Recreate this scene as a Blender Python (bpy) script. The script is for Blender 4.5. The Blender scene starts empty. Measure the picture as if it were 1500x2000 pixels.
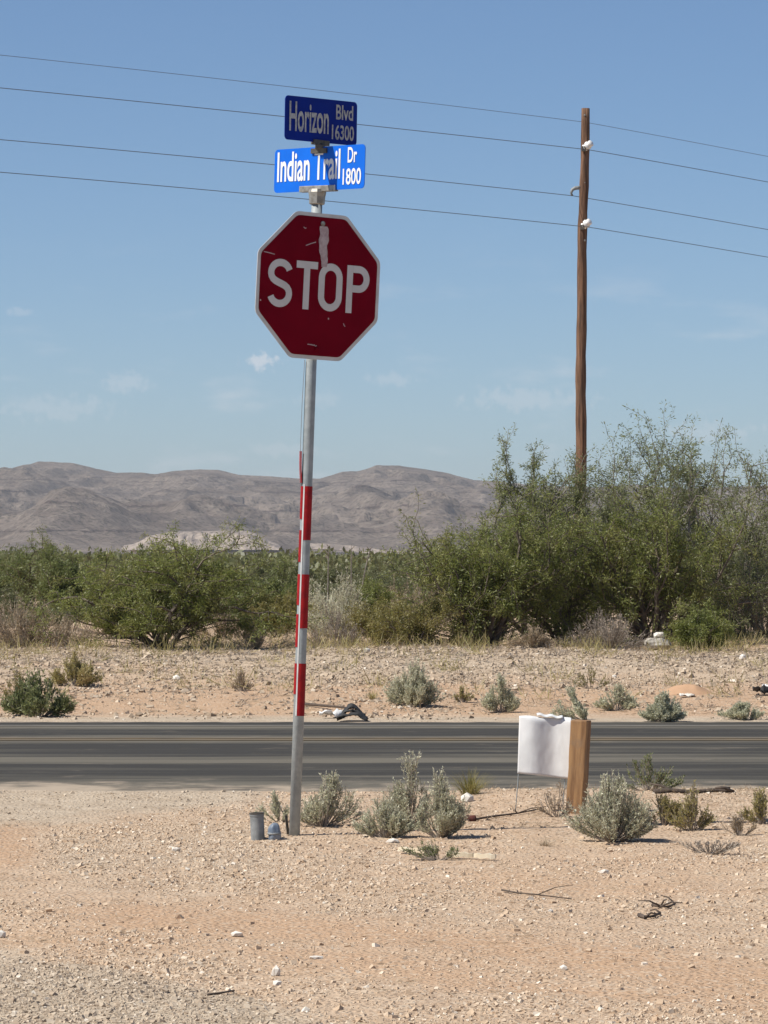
import bpy, bmesh, math
import numpy as np
from mathutils import Vector, Matrix, Quaternion

# ------------------------------------------------------------------ camera, sky, sun, exposure
sc = bpy.context.scene
COL = sc.collection
F = 7700.0          # focal length in photograph pixels (1500 wide)
HOR = 1060.0        # horizon row in the photograph
CAMZ = 1.5
cam_d = bpy.data.cameras.new('camera')
cam = bpy.data.objects.new('camera', cam_d)
COL.objects.link(cam)
cam_d.sensor_fit = 'HORIZONTAL'
cam_d.sensor_width = 36.0
cam_d.lens = 36.0 * F / 1500.0
cam_d.clip_start = 0.5
cam_d.clip_end = 40000.0
cam.location = (0, 0, CAMZ)
cam.rotation_euler = (math.radians(90) + math.atan((HOR - 1000.0) / F), 0, 0)
sc.camera = cam

SUN_EL = math.radians(52)
SH = Vector((-0.93, -0.36, 0)).normalized()
SUN_DIR = Vector((SH.x * math.cos(SUN_EL), SH.y * math.cos(SUN_EL), math.sin(SUN_EL)))
sun_d = bpy.data.lights.new('sun', 'SUN')
sun_d.energy = 5.0
sun_d.angle = math.radians(0.53)
sun_d.color = (1.0, 0.95, 0.865)
sun = bpy.data.objects.new('sun', sun_d)
COL.objects.link(sun)
sun.location = SUN_DIR * 60
sun.rotation_euler = SUN_DIR.to_track_quat('Z', 'Y').to_euler()

world = bpy.data.worlds.new('World')
sc.world = world
world.use_nodes = True
wn = world.node_tree
wn.nodes.clear()
def wnode(t, **kw):
    n = wn.nodes.new(t)
    for k, v in kw.items():
        setattr(n, k, v)
    return n
w_out = wnode('ShaderNodeOutputWorld')
w_bg = wnode('ShaderNodeBackground')
w_bg.inputs['Strength'].default_value = 0.085
w_sky = wnode('ShaderNodeTexSky')
w_sky.sky_type = 'NISHITA'
w_sky.sun_disc = False
w_sky.sun_elevation = SUN_EL
w_sky.sun_rotation = math.atan2(SH.x, SH.y)
w_sky.altitude = 1200.0
w_sky.air_density = 0.82
w_sky.dust_density = 0.6
w_sky.ozone_density = 6.0
# thin fair-weather clouds low over the horizon, all the way round
w_tc = wnode('ShaderNodeTexCoord')
w_map = wnode('ShaderNodeMapping')
w_map.inputs['Scale'].default_value = (26, 26, 95)
w_map.inputs['Location'].default_value = (3.1, 0.6, 1.7)
w_n1 = wnode('ShaderNodeTexNoise')
w_n1.inputs['Scale'].default_value = 1.0
w_n1.inputs['Detail'].default_value = 7.0
w_n1.inputs['Roughness'].default_value = 0.58
w_r1 = wnode('ShaderNodeMapRange', interpolation_type='SMOOTHSTEP')
w_r1.inputs['From Min'].default_value = 0.54
w_r1.inputs['From Max'].default_value = 0.78
w_sep = wnode('ShaderNodeSeparateXYZ')
w_lo = wnode('ShaderNodeMapRange', interpolation_type='SMOOTHSTEP')
w_lo.inputs['From Min'].default_value = 0.085
w_lo.inputs['From Max'].default_value = 0.035
w_mul = wnode('ShaderNodeMath', operation='MULTIPLY')
w_mul2 = wnode('ShaderNodeMath', operation='MULTIPLY')
w_mul2.inputs[1].default_value = 0.4
w_mix = wnode('ShaderNodeMix', data_type='RGBA')
w_mix.inputs['B'].default_value = (7.4, 7.6, 8.0, 1)
L = wn.links.new
L(w_tc.outputs['Generated'], w_map.inputs['Vector'])
L(w_map.outputs['Vector'], w_n1.inputs['Vector'])
L(w_n1.outputs['Fac'], w_r1.inputs['Value'])
L(w_tc.outputs['Generated'], w_sep.inputs['Vector'])
L(w_sep.outputs['Z'], w_lo.inputs['Value'])
L(w_r1.outputs['Result'], w_mul.inputs[0])
L(w_lo.outputs['Result'], w_mul.inputs[1])
L(w_mul.outputs[0], w_mul2.inputs[0])
# a few small separate clouds: (azimuth, elevation, half width, half height, density), as direction ratios
w_n2 = wnode('ShaderNodeTexNoise')
w_n2.inputs['Scale'].default_value = 420.0
w_n2.inputs['Detail'].default_value = 6.0
w_n2.inputs['Roughness'].default_value = 0.6
L(w_tc.outputs['Generated'], w_n2.inputs['Vector'])
acc = w_mul2.outputs[0]
for cx, cz, hw, hh, den in ((-0.0312, 0.0458, 0.0058, 0.0026, 1.0), (-0.0647, 0.0405, 0.0085, 0.0034, 0.42), (0.0013, 0.0413, 0.0085, 0.0022, 0.36), (0.036, 0.0364, 0.021, 0.0040, 0.42),
                            (-0.083, 0.0340, 0.018, 0.0045, 0.34), (-0.016, 0.0364, 0.008, 0.0028, 0.26), (0.083, 0.0280, 0.016, 0.0032, 0.40), (-0.026, 0.0235, 0.012, 0.0026, 0.30), (-0.092, 0.0582, 0.004, 0.0014, 0.32),
                            (-0.20, 0.040, 0.02, 0.004, 0.4), (0.21, 0.036, 0.03, 0.004, 0.4)):
    sb = wnode('ShaderNodeVectorMath', operation='SUBTRACT'); sb.inputs[1].default_value = (cx, 1.0, cz)
    ml = wnode('ShaderNodeVectorMath', operation='MULTIPLY'); ml.inputs[1].default_value = (1 / hw, 1.5, 1 / hh)
    ln = wnode('ShaderNodeVectorMath', operation='LENGTH')
    L(w_tc.outputs['Generated'], sb.inputs[0]); L(sb.outputs[0], ml.inputs[0]); L(ml.outputs[0], ln.inputs[0])
    wob = wnode('ShaderNodeMath', operation='MULTIPLY_ADD'); wob.inputs[1].default_value = -2.6
    L(w_n2.outputs['Fac'], wob.inputs[0]); L(ln.outputs['Value'], wob.inputs[2])
    mr = wnode('ShaderNodeMapRange', interpolation_type='SMOOTHSTEP')
    mr.inputs['From Min'].default_value = -0.35; mr.inputs['From Max'].default_value = -1.1
    mr.inputs['To Min'].default_value = 0.0; mr.inputs['To Max'].default_value = den * 0.6
    L(wob.outputs[0], mr.inputs['Value'])
    mx_ = wnode('ShaderNodeMath', operation='MAXIMUM')
    L(acc, mx_.inputs[0]); L(mr.outputs['Result'], mx_.inputs[1])
    acc = mx_.outputs[0]
L(acc, w_mix.inputs['Factor'])
L(w_sky.outputs['Color'], w_mix.inputs['A'])
L(w_mix.outputs['Result'], w_bg.inputs['Color'])
L(w_bg.outputs[0], w_out.inputs['Surface'])

vs = sc.view_settings
vs.view_transform = 'Standard'
vs.look = 'None'
vs.gamma = 1.0
vs.use_curve_mapping = False
vs.exposure = 0.22
sc.cycles.use_denoising = True
sc.cycles.max_bounces = 6
sc.cycles.transparent_max_bounces = 8
sc.cycles.volume_bounces = 0

# ------------------------------------------------------------------ numeric helpers
def hash2(ix, iy, seed):
    n = (ix.astype(np.int64) * 374761393 + iy.astype(np.int64) * 668265263 + seed * 1442695041) & 0x7fffffff
    n = ((n ^ (n >> 13)) * 1274126177) & 0x7fffffff
    n = n ^ (n >> 16)
    return (n & 0xffff) / 65535.0
def vnoise(x, y, seed=0):
    x = np.asarray(x, float); y = np.asarray(y, float)
    ix = np.floor(x); iy = np.floor(y)
    fx = x - ix; fy = y - iy
    fx = fx * fx * (3 - 2 * fx); fy = fy * fy * (3 - 2 * fy)
    a = hash2(ix, iy, seed); b = hash2(ix + 1, iy, seed)
    c = hash2(ix, iy + 1, seed); d = hash2(ix + 1, iy + 1, seed)
    return (a * (1 - fx) + b * fx) * (1 - fy) + (c * (1 - fx) + d * fx) * fy
def fbm(x, y, oct=4, seed=0, gain=0.5):
    s = 0.0; a = 1.0; t = 0.0
    for i in range(oct):
        s = s + a * (vnoise(x * 2 ** i + 17.3 * i, y * 2 ** i - 9.1 * i, seed + i) * 2 - 1)
        t += a; a *= gain
    return s / t
def sstep(a, b, x):
    t = np.clip((np.asarray(x, float) - a) / (b - a), 0, 1)
    return t * t * (3 - 2 * t)

ROAD0, ROAD1 = 23.6, 32.75
def zones(x, y, z=0.0):
    """near-ground make-up: grey gravel, compacted sandy wheel tracks, loose gravel patches (0..1 each)"""
    px = x / y * F + 750; py = HOR + (CAMZ - z) / y * F
    w = 38 * fbm(x * 1.3, y * 0.9, 4, 71)
    near = (y < 24)
    grey = sstep(1835, 1900, py + w - 0.19 * px) * near
    apron = sstep(1628, 1600, py + 0.08 * px + w * 0.35) * sstep(620, 480, px + w * 2) * (y > 19.5) * near
    tr = np.exp(-((py - (1772 + 0.105 * (px - 200)) + w * 0.8) / 34) ** 2) * sstep(40, 260, px)
    tr = np.maximum(tr, 0.8 * np.exp(-((py - (1868 + 0.085 * (px - 500)) + w * 0.9) / 26) ** 2) * sstep(300, 600, px))
    tr = np.maximum(tr, sstep(95, 20, px + w * 0.6) * sstep(1596, 1620, py) * sstep(1715, 1680, py))
    tr = np.maximum(tr, 0.55 * np.exp(-((py - (1700 + 0.06 * (px - 700)) + w) / 16) ** 2) * sstep(500, 800, px))
    patch = sstep(1720, 1690, py + w * 0.6) * sstep(1592, 1612, py + w * 0.2) * sstep(60, 130, px) * sstep(640, 500, px)
    patch = np.maximum(patch, 0.7 * sstep(0.1, 0.45, fbm(x * 1.1, y * 0.8, 4, 75)))
    return grey * (1 - 0.6 * tr), apron, tr * near * (1 - 0.7 * grey), patch * near * (1 - tr)
def G(x, y):
    x = np.asarray(x, float); y = np.asarray(y, float)
    out_road = 1 - sstep(ROAD0 - 0.1, ROAD0 + 0.5, y) * (1 - sstep(ROAD1 - 0.5, ROAD1 + 0.1, y))
    near = 1 - sstep(22.8, 23.6, y)
    z = near * (0.022 * fbm(x * 0.7, y * 0.7, 3, 5) + 0.009 * fbm(x * 4, y * 4, 3, 9))
    z = z + 0.075 * sstep(0.1, 0.9, x) * np.exp(-((y - 22.5) / 0.75) ** 2)
    z = z + 0.03 * sstep(-1.3, -0.4, x) * np.exp(-((y - 20.6) / 1.1) ** 2)
    z = z + 0.018 * (1 - sstep(ROAD1 + 0.4, ROAD1 + 2.0, y)) * sstep(22.6, 23.4, y) * (1 + 0.5 * fbm(x * 2.2, y * 2.2, 3, 15)) - 0.05 * (1 - out_road)
    far = sstep(33.0, 35.0, y)
    z = z + 0.27 * sstep(35.0, 44.6, y) + far * (0.06 * fbm(x * 0.6, y * 0.6, 4, 21) + 0.012 * fbm(x * 5, y * 5, 2, 31) * (1 - sstep(60, 90, y)))
    z = z + sstep(45, 50, y) * (1 - sstep(150, 400, y)) * 0.09 * fbm(x * 0.35, y * 0.35, 3, 41)
    z = z - np.clip(y - 58, 0, None) * (8.0 / 2450.0)
    return z
def g(x, y):
    return float(G(np.array([x]), np.array([y]))[0])
def X(px, D):
    return (px - 750.0) / F * D
def Z(py, D):
    return CAMZ + (HOR - py) / F * D
_dl = np.concatenate([np.arange(11, 60, 0.02), np.arange(60, 900, 0.5)])
def hit(px, py):
    zz = G(X(px, _dl), _dl)
    ray = Z(py, _dl)
    i = int(np.argmax(ray <= zz))
    D = float(_dl[i])
    return X(px, D), D, float(zz[i])

# ------------------------------------------------------------------ mesh helpers
def mesh_polys(name, verts, faces_flat, size, tint=None, smooth=False):
    """verts (V,3); faces_flat (N,size) vertex indices; tint (N,) face attribute"""
    me = bpy.data.meshes.new(name)
    verts = np.asarray(verts, np.float32)
    faces = np.asarray(faces_flat, np.int32)
    n = len(faces)
    me.vertices.add(len(verts))
    me.vertices.foreach_set('co', verts.ravel())
    me.loops.add(n * size)
    me.loops.foreach_set('vertex_index', faces.ravel())
    me.polygons.add(n)
    me.polygons.foreach_set('loop_start', np.arange(0, n * size, size, dtype=np.int32))
    me.polygons.foreach_set('loop_total', np.full(n, size, np.int32))
    if tint is not None:
        a = me.attributes.new('tint', 'FLOAT', 'FACE')
        a.data.foreach_set('value', np.asarray(tint, np.float32))
    me.update(calc_edges=True)
    if smooth:
        me.polygons.foreach_set('use_smooth', np.ones(n, bool))
    else:
        me.polygons.foreach_set('use_smooth', np.zeros(n, bool))
    return me
def link(name, me, m=None, parent=None, loc=None):
    o = bpy.data.objects.new(name, me)
    COL.objects.link(o)
    if m is not None and me is not None and not me.materials:
        me.materials.append(m)
    if parent is not None:
        o.parent = parent
    if loc is not None:
        o.location = loc
    return o
def tag(o, label, cat, group=None):
    o['label'] = label; o['category'] = cat
    if group:
        o['group'] = group
    return o
def thing(name, label, cat, loc, group=None):
    o = bpy.data.objects.new(name, None)
    o.empty_display_size = 0.1
    COL.objects.link(o)
    o.location = loc
    return tag(o, label, cat, group)
def struct(o):
    o['kind'] = 'structure'
    return o
def bm_obj(name, bm, m, parent=None, smooth=False, loc=None):
    me = bpy.data.meshes.new(name)
    bmesh.ops.recalc_face_normals(bm, faces=bm.faces)
    bm.to_mesh(me); bm.free()
    if smooth:
        me.polygons.foreach_set('use_smooth', np.ones(len(me.polygons), bool))
    return link(name, me, m, parent, loc)
def prism(bm, poly, y0, y1):
    """polygon in XZ extruded along Y"""
    a = [bm.verts.new((p[0], y0, p[1])) for p in poly]
    b = [bm.verts.new((p[0], y1, p[1])) for p in poly]
    bm.faces.new(a); bm.faces.new(b[::-1])
    n = len(poly)
    for i in range(n):
        bm.faces.new((a[i], b[i], b[(i + 1) % n], a[(i + 1) % n]))
def box(bm, lo, hi, bevel=0.0):
    r = bmesh.ops.create_cube(bm, size=1.0)
    c = [(lo[i] + hi[i]) / 2 for i in range(3)]; s = [hi[i] - lo[i] for i in range(3)]
    for v in r['verts']:
        v.co = Vector((c[0] + v.co.x * s[0], c[1] + v.co.y * s[1], c[2] + v.co.z * s[2]))
    if bevel:
        es = list({e for v in r['verts'] for e in v.link_edges})
        bmesh.ops.bevel(bm, geom=es, offset=bevel, segments=2, affect='EDGES', profile=0.6)
def tube(bm, pts, radii, n=10, cap=True):
    pts = [Vector(p) for p in pts]
    rings = []
    up = Vector((0.31, 0.17, 0.94)).normalized()
    prev = None
    for i, p in enumerate(pts):
        t = (pts[min(i + 1, len(pts) - 1)] - pts[max(i - 1, 0)]).normalized()
        if prev is None:
            u = t.cross(up)
            if u.length < 0.05:
                u = t.cross(Vector((1, 0, 0)))
        else:
            u = prev - t * prev.dot(t)
        u.normalize(); prev = u
        v = t.cross(u)
        r = radii[i] if hasattr(radii, '__len__') else radii
        rings.append([bm.verts.new(p + (u * math.cos(2 * math.pi * k / n) + v * math.sin(2 * math.pi * k / n)) * r) for k in range(n)])
    for a, b in zip(rings[:-1], rings[1:]):
        for k in range(n):
            bm.faces.new((a[k], a[(k + 1) % n], b[(k + 1) % n], b[k]))
    if cap:
        bm.faces.new(rings[0][::-1]); bm.faces.new(rings[-1])
def lathe(bm, prof, n=20, axis_mat=None):
    rings = []
    for r, z in prof:
        rings.append([bm.verts.new((r * math.cos(2 * math.pi * k / n), r * math.sin(2 * math.pi * k / n), z)) for k in range(n)])
    for a, b in zip(rings[:-1], rings[1:]):
        for k in range(n):
            bm.faces.new((a[k], a[(k + 1) % n], b[(k + 1) % n], b[k]))
    bm.faces.new(rings[0][::-1]); bm.faces.new(rings[-1])
    if axis_mat is not None:
        bmesh.ops.transform(bm, matrix=axis_mat, verts=[v for r in rings for v in r])

# ------------------------------------------------------------------ materials
MATS = {}
def base_mat(name):
    m = bpy.data.materials.new(name)
    m.use_nodes = True
    nt = m.node_tree
    return m, nt, nt.nodes['Principled BSDF']
def N(nt, t, **kw):
    n = nt.nodes.new(t)
    for k, v in kw.items():
        setattr(n, k, v)
    return n
def noise(nt, scale, detail=4, rough=0.55, vec=None):
    n = N(nt, 'ShaderNodeTexNoise')
    n.inputs['Scale'].default_value = scale
    n.inputs['Detail'].default_value = detail
    n.inputs['Roughness'].default_value = rough
    if vec is not None:
        nt.links.new(vec, n.inputs['Vector'])
    return n
def rng_(nt, src, a, b, c=0.0, d=1.0):
    r = N(nt, 'ShaderNodeMapRange', interpolation_type='SMOOTHSTEP')
    r.inputs['From Min'].default_value = a; r.inputs['From Max'].default_value = b
    r.inputs['To Min'].default_value = c; r.inputs['To Max'].default_value = d
    nt.links.new(src, r.inputs['Value'])
    return r.outputs['Result']
def mixc(nt, fac, a, b, blend='MIX'):
    m = N(nt, 'ShaderNodeMix', data_type='RGBA', blend_type=blend)
    for s, v in (('Factor', fac), ('A', a), ('B', b)):
        if isinstance(v, (int, float)):
            m.inputs[s].default_value = v
        elif isinstance(v, tuple):
            m.inputs[s].default_value = (*v[:3], 1)
        else:
            nt.links.new(v, m.inputs[s])
    return m.outputs['Result']
def bump(nt, p, h, strength, dist):
    b = N(nt, 'ShaderNodeBump')
    b.inputs['Strength'].default_value = strength
    b.inputs['Distance'].default_value = dist
    nt.links.new(h, b.inputs['Height'])
    nt.links.new(b.outputs['Normal'], p.inputs['Normal'])
def objvec(nt):
    return N(nt, 'ShaderNodeTexCoord').outputs['Object']
def plain(name, c1, c2=None, scale=8.0, rough=0.6, metal=0.0, bmp=0.0, bdist=0.01, stretch=None, spec=0.5, lo=0.35, hi=0.65):
    m, nt, p = base_mat(name)
    v = objvec(nt)
    if stretch:
        mp = N(nt, 'ShaderNodeMapping'); mp.inputs['Scale'].default_value = stretch
        nt.links.new(v, mp.inputs['Vector']); v = mp.outputs['Vector']
    n = noise(nt, scale, 6, 0.6, v)
    f = rng_(nt, n.outputs['Fac'], lo, hi)
    nt.links.new(mixc(nt, f, c1, c2 or tuple(x * 0.8 for x in c1)), p.inputs['Base Color'])
    p.inputs['Roughness'].default_value = rough
    p.inputs['Metallic'].default_value = metal
    p.inputs['Specular IOR Level'].default_value = spec
    if bmp:
        bump(nt, p, n.outputs['Fac'], bmp, bdist)
    MATS[name] = m
    return m
def leaf_mat(name, c1, c2, c3, trans=0.25):
    """three colours picked leaf by leaf, and a slow drift over the plant"""
    m = bpy.data.materials.new(name); m.use_nodes = True
    nt = m.node_tree; nt.nodes.clear()
    out = N(nt, 'ShaderNodeOutputMaterial')
    at = N(nt, 'ShaderNodeAttribute', attribute_name='tint')
    n = noise(nt, 3.0, 2, 0.5, objvec(nt))
    a = mixc(nt, rng_(nt, at.outputs['Fac'], 0.15, 0.75), c1, c2)
    a = mixc(nt, rng_(nt, n.outputs['Fac'], 0.45, 0.75, 0, 0.7), a, c3)
    a = mixc(nt, rng_(nt, at.outputs['Fac'], 0.9, 0.97, 0, 0.7), a, c3)
    d = N(nt, 'ShaderNodeBsdfDiffuse'); t = N(nt, 'ShaderNodeBsdfTranslucent')
    gl = N(nt, 'ShaderNodeBsdfGlossy'); gl.inputs['Roughness'].default_value = 0.5
    gl.inputs['Color'].default_value = (0.8, 0.8, 0.8, 1)
    nt.links.new(a, d.inputs['Color']); nt.links.new(a, t.inputs['Color'])
    mx = N(nt, 'ShaderNodeMixShader'); mx.inputs[0].default_value = trans
    nt.links.new(d.outputs[0], mx.inputs[1]); nt.links.new(t.outputs[0], mx.inputs[2])
    mx2 = N(nt, 'ShaderNodeMixShader'); mx2.inputs[0].default_value = 0.035
    nt.links.new(mx.outputs[0], mx2.inputs[1]); nt.links.new(gl.outputs[0], mx2.inputs[2])
    nt.links.new(mx2.outputs[0], out.inputs['Surface'])
    MATS[name] = m
    return m
leaf_mat('mesquite_leaf', (0.145, 0.172, 0.042), (0.265, 0.290, 0.078), (0.350, 0.325, 0.108), 0.47)
leaf_mat('mesquite_leaf_dark', (0.116, 0.145, 0.044), (0.205, 0.236, 0.076), (0.270, 0.268, 0.102), 0.45)
leaf_mat('airy_leaf', (0.162, 0.184, 0.075), (0.270, 0.294, 0.132), (0.320, 0.322, 0.150), 0.47)
leaf_mat('olive_leaf', (0.175, 0.165, 0.050), (0.300, 0.265, 0.085), (0.370, 0.300, 0.125), 0.42)
leaf_mat('sage_leaf', (0.480, 0.480, 0.340), (0.690, 0.675, 0.500), (0.580, 0.530, 0.370), 0.4)
leaf_mat('dry_leaf', (0.330, 0.255, 0.165), (0.520, 0.415, 0.280), (0.310, 0.225, 0.160), 0.35)
leaf_mat('grey_twig', (0.260, 0.215, 0.170), (0.400, 0.340, 0.275), (0.210, 0.170, 0.135), 0.1)
leaf_mat('yellow_grass', (0.300, 0.270, 0.095), (0.480, 0.410, 0.175), (0.520, 0.410, 0.215), 0.42)
leaf_mat('green_weed', (0.150, 0.175, 0.070), (0.260, 0.280, 0.120), (0.300, 0.290, 0.150), 0.4)
leaf_mat('far_scrub_leaf', (0.095, 0.110, 0.042), (0.155, 0.170, 0.068), (0.230, 0.210, 0.115), 0.4)
plain('bark_dark', (0.075, 0.057, 0.043), (0.150, 0.120, 0.095), 14, 0.9)
plain('bark_grey', (0.150, 0.125, 0.105), (0.250, 0.220, 0.190), 14, 0.9)
plain('galvanised', (0.345, 0.375, 0.38), (0.27, 0.30, 0.305), 22, 0.5, 0.12, 0.05, 0.002)
plain('cast_metal', (0.40, 0.38, 0.34), (0.25, 0.23, 0.20), 30, 0.5, 0.45, 0.1, 0.003)
plain('dark_cast', (0.085, 0.075, 0.062), (0.16, 0.14, 0.11), 30, 0.6, 0.4, 0.1, 0.003)
plain('sign_red', (0.190, 0.0025, 0.013), (0.160, 0.002, 0.011), 5, 0.6, spec=0.04)
plain('sign_white', (0.66, 0.64, 0.61), (0.54, 0.52, 0.49), 9, 0.4)
plain('letter_white', (0.66, 0.63, 0.60), (0.60, 0.57, 0.54), 12, 0.4)
plain('peel', (0.56, 0.46, 0.45), (0.42, 0.30, 0.30), 40, 0.7)
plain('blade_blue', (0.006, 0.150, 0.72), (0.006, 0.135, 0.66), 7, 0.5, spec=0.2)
plain('blade_blue_shaded', (0.003, 0.022, 0.26), (0.003, 0.018, 0.22), 7, 0.5, spec=0.12)  # darker copy of the blade blue, with the upper blade's shade in its colour
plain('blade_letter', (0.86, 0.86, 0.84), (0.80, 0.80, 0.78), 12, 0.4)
plain('blade_letter_grey', (0.55, 0.54, 0.50), (0.34, 0.34, 0.36), 60, 0.5)  # greyer, mottled lettering colour for the Horizon blade
plain('tape_red', (0.36, 0.014, 0.016), (0.25, 0.012, 0.016), 26, 0.6, spec=0.15)
plain('highlight_white', (0.62, 0.62, 0.60), (0.50, 0.50, 0.49), 20, 0.4)
plain('strip_grey', (0.30, 0.30, 0.31), (0.24, 0.24, 0.25), 20, 0.6)
plain('porcelain', (0.82, 0.82, 0.80), (0.74, 0.74, 0.72), 9, 0.25)
plain('wire_metal', (0.10, 0.105, 0.11), (0.08, 0.085, 0.09), 3, 0.6)
plain('white_plastic', (0.74, 0.74, 0.73), (0.66, 0.66, 0.65), 6, 0.6, spec=0.2)
plain('black_rubber', (0.018, 0.018, 0.018), (0.035, 0.034, 0.033), 25, 0.7, 0, 0.3, 0.01)
plain('pale_wood', (0.76, 0.67, 0.50), (0.64, 0.54, 0.38), 10, 0.8)
plain('twig_dark', (0.050, 0.036, 0.027), (0.110, 0.080, 0.060), 30, 0.9)
plain('stone_white', (0.74, 0.70, 0.63), (0.58, 0.53, 0.46), 18, 0.85, 0, 0.3, 0.01)
plain('stone_grey', (0.42, 0.39, 0.34), (0.30, 0.27, 0.23), 12, 0.9, 0, 0.3, 0.02)
plain('pipe_grey', (0.27, 0.28, 0.28), (0.18, 0.19, 0.19), 18, 0.65, 0, 0.15, 0.003)
plain('blue_plastic', (0.11, 0.145, 0.20), (0.24, 0.27, 0.31), 22, 0.5, 0, 0.2, 0.004)
plain('rust_can', (0.11, 0.026, 0.018), (0.05, 0.018, 0.014), 40, 0.8)
plain('red_sand', (0.47, 0.29, 0.17), (0.42, 0.26, 0.155), 10, 0.95)

def pole_mat():
    m, nt, p = base_mat('pole_wood')
    mp = N(nt, 'ShaderNodeMapping'); mp.inputs['Scale'].default_value = (14, 14, 0.8)
    nt.links.new(objvec(nt), mp.inputs['Vector'])
    n = noise(nt, 1.6, 8, 0.65, mp.outputs['Vector'])
    n2 = noise(nt, 0.8, 3, 0.5, objvec(nt))
    c = mixc(nt, rng_(nt, n.outputs['Fac'], 0.35, 0.68), (0.062, 0.031, 0.017), (0.235, 0.125, 0.070))
    c = mixc(nt, rng_(nt, n2.outputs['Fac'], 0.5, 0.72, 0, 0.5), c, (0.150, 0.095, 0.060))
    nt.links.new(c, p.inputs['Base Color'])
    p.inputs['Roughness'].default_value = 0.9
    bump(nt, p, n.outputs['Fac'], 0.5, 0.02)
    MATS['pole_wood'] = m
pole_mat()
def post_mat():
    m, nt, p = base_mat('post_wood')
    mp = N(nt, 'ShaderNodeMapping'); mp.inputs['Scale'].default_value = (22, 22, 2.2)
    nt.links.new(objvec(nt), mp.inputs['Vector'])
    n = noise(nt, 1.6, 8, 0.65, mp.outputs['Vector'])
    n2 = noise(nt, 9, 3, 0.5, objvec(nt))
    c = mixc(nt, rng_(nt, n.outputs['Fac'], 0.3, 0.7), (0.17, 0.085, 0.036), (0.36, 0.205, 0.090))
    c = mixc(nt, rng_(nt, n2.outputs['Fac'], 0.5, 0.7, 0, 0.7), c, (0.23, 0.155, 0.095))
    nt.links.new(c, p.inputs['Base Color'])
    p.inputs['Roughness'].default_value = 0.85
    bump(nt, p, n.outputs['Fac'], 0.4, 0.006)
    MATS['post_wood'] = m
post_mat()

def ground_mat():
    m, nt, p = base_mat('desert_ground')
    v = objvec(nt)
    z1 = N(nt, 'ShaderNodeAttribute', attribute_name='grey_zone').outputs['Fac']
    z2 = N(nt, 'ShaderNodeAttribute', attribute_name='sand_zone').outputs['Fac']
    nb = noise(nt, 0.45, 4, 0.55, v); nm = noise(nt, 3.2, 6, 0.65, v); nf = noise(nt, 55, 4, 0.7, v)
    c = mixc(nt, rng_(nt, nm.outputs['Fac'], 0.32, 0.68), (0.460, 0.332, 0.225), (0.565, 0.430, 0.306))
    c = mixc(nt, rng_(nt, nb.outputs['Fac'], 0.45, 0.7, 0, 0.55), c, (0.510, 0.335, 0.205))
    c = mixc(nt, rng_(nt, z2, 0, 1, 0, 0.9), c, (0.490, 0.325, 0.204))
    c = mixc(nt, rng_(nt, z1, 0, 1, 0, 0.9), c, mixc(nt, rng_(nt, nm.outputs['Fac'], 0.35, 0.65), (0.42, 0.345, 0.255), (0.52, 0.44, 0.335)))
    vo = N(nt, 'ShaderNodeTexVoronoi'); vo.inputs['Scale'].default_value = 42
    nt.links.new(v, vo.inputs['Vector'])
    c = mixc(nt, rng_(nt, vo.outputs['Color'], 0.55, 0.9, 0, 0.45), c, (0.60, 0.52, 0.41))
    c = mixc(nt, rng_(nt, nf.outputs['Fac'], 0.3, 0.7, 0.25, 0), c, (0.25, 0.17, 0.11))
    nt.links.new(c, p.inputs['Base Color'])
    p.inputs['Roughness'].default_value = 0.97
    p.inputs['Specular IOR Level'].default_value = 0.15
    ad = N(nt, 'ShaderNodeMath', operation='ADD')
    nt.links.new(nf.outputs['Fac'], ad.inputs[0]); nt.links.new(rng_(nt, vo.outputs['Distance'], 0, 0.6, 1, 0), ad.inputs[1])
    bump(nt, p, ad.outputs[0], 0.75, 0.012)
    MATS['desert_ground'] = m
ground_mat()
def road_mat():
    m, nt, p = base_mat('asphalt')
    v = objvec(nt)
    at = N(nt, 'ShaderNodeAttribute', attribute_name='wear').outputs['Fac']
    du = N(nt, 'ShaderNodeAttribute', attribute_name='dust').outputs['Fac']
    mp = N(nt, 'ShaderNodeMapping'); mp.inputs['Scale'].default_value = (0.22, 2.4, 1)
    nt.links.new(v, mp.inputs['Vector'])
    ns = noise(nt, 1.0, 8, 0.7, mp.outputs['Vector']); nf = noise(nt, 120, 3, 0.7, v); nm = noise(nt, 2.2, 5, 0.65, v)
    add = N(nt, 'ShaderNodeMath', operation='ADD')
    nt.links.new(at, add.inputs[0]); nt.links.new(rng_(nt, ns.outputs['Fac'], 0.25, 0.75, -0.6, 0.6), add.inputs[1])
    c = mixc(nt, rng_(nt, add.outputs[0], 0, 1), (0.034, 0.032, 0.028), (0.140, 0.126, 0.098))
    c = mixc(nt, rng_(nt, nf.outputs['Fac'], 0.35, 0.7, 0, 0.22), c, (0.12, 0.108, 0.088))
    ad2 = N(nt, 'ShaderNodeMath', operation='ADD')
    nt.links.new(du, ad2.inputs[0]); nt.links.new(rng_(nt, nm.outputs['Fac'], 0.25, 0.75, -0.4, 0.4), ad2.inputs[1])
    c = mixc(nt, rng_(nt, ad2.outputs[0], 0.2, 1.0, 0, 0.9), c, (0.42, 0.34, 0.255))
    nt.links.new(c, p.inputs['Base Color'])
    p.inputs['Roughness'].default_value = 0.92
    p.inputs['Specular IOR Level'].default_value = 0.25
    bump(nt, p, nf.outputs['Fac'], 0.5, 0.006)
    MATS['asphalt'] = m
road_mat()
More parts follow.
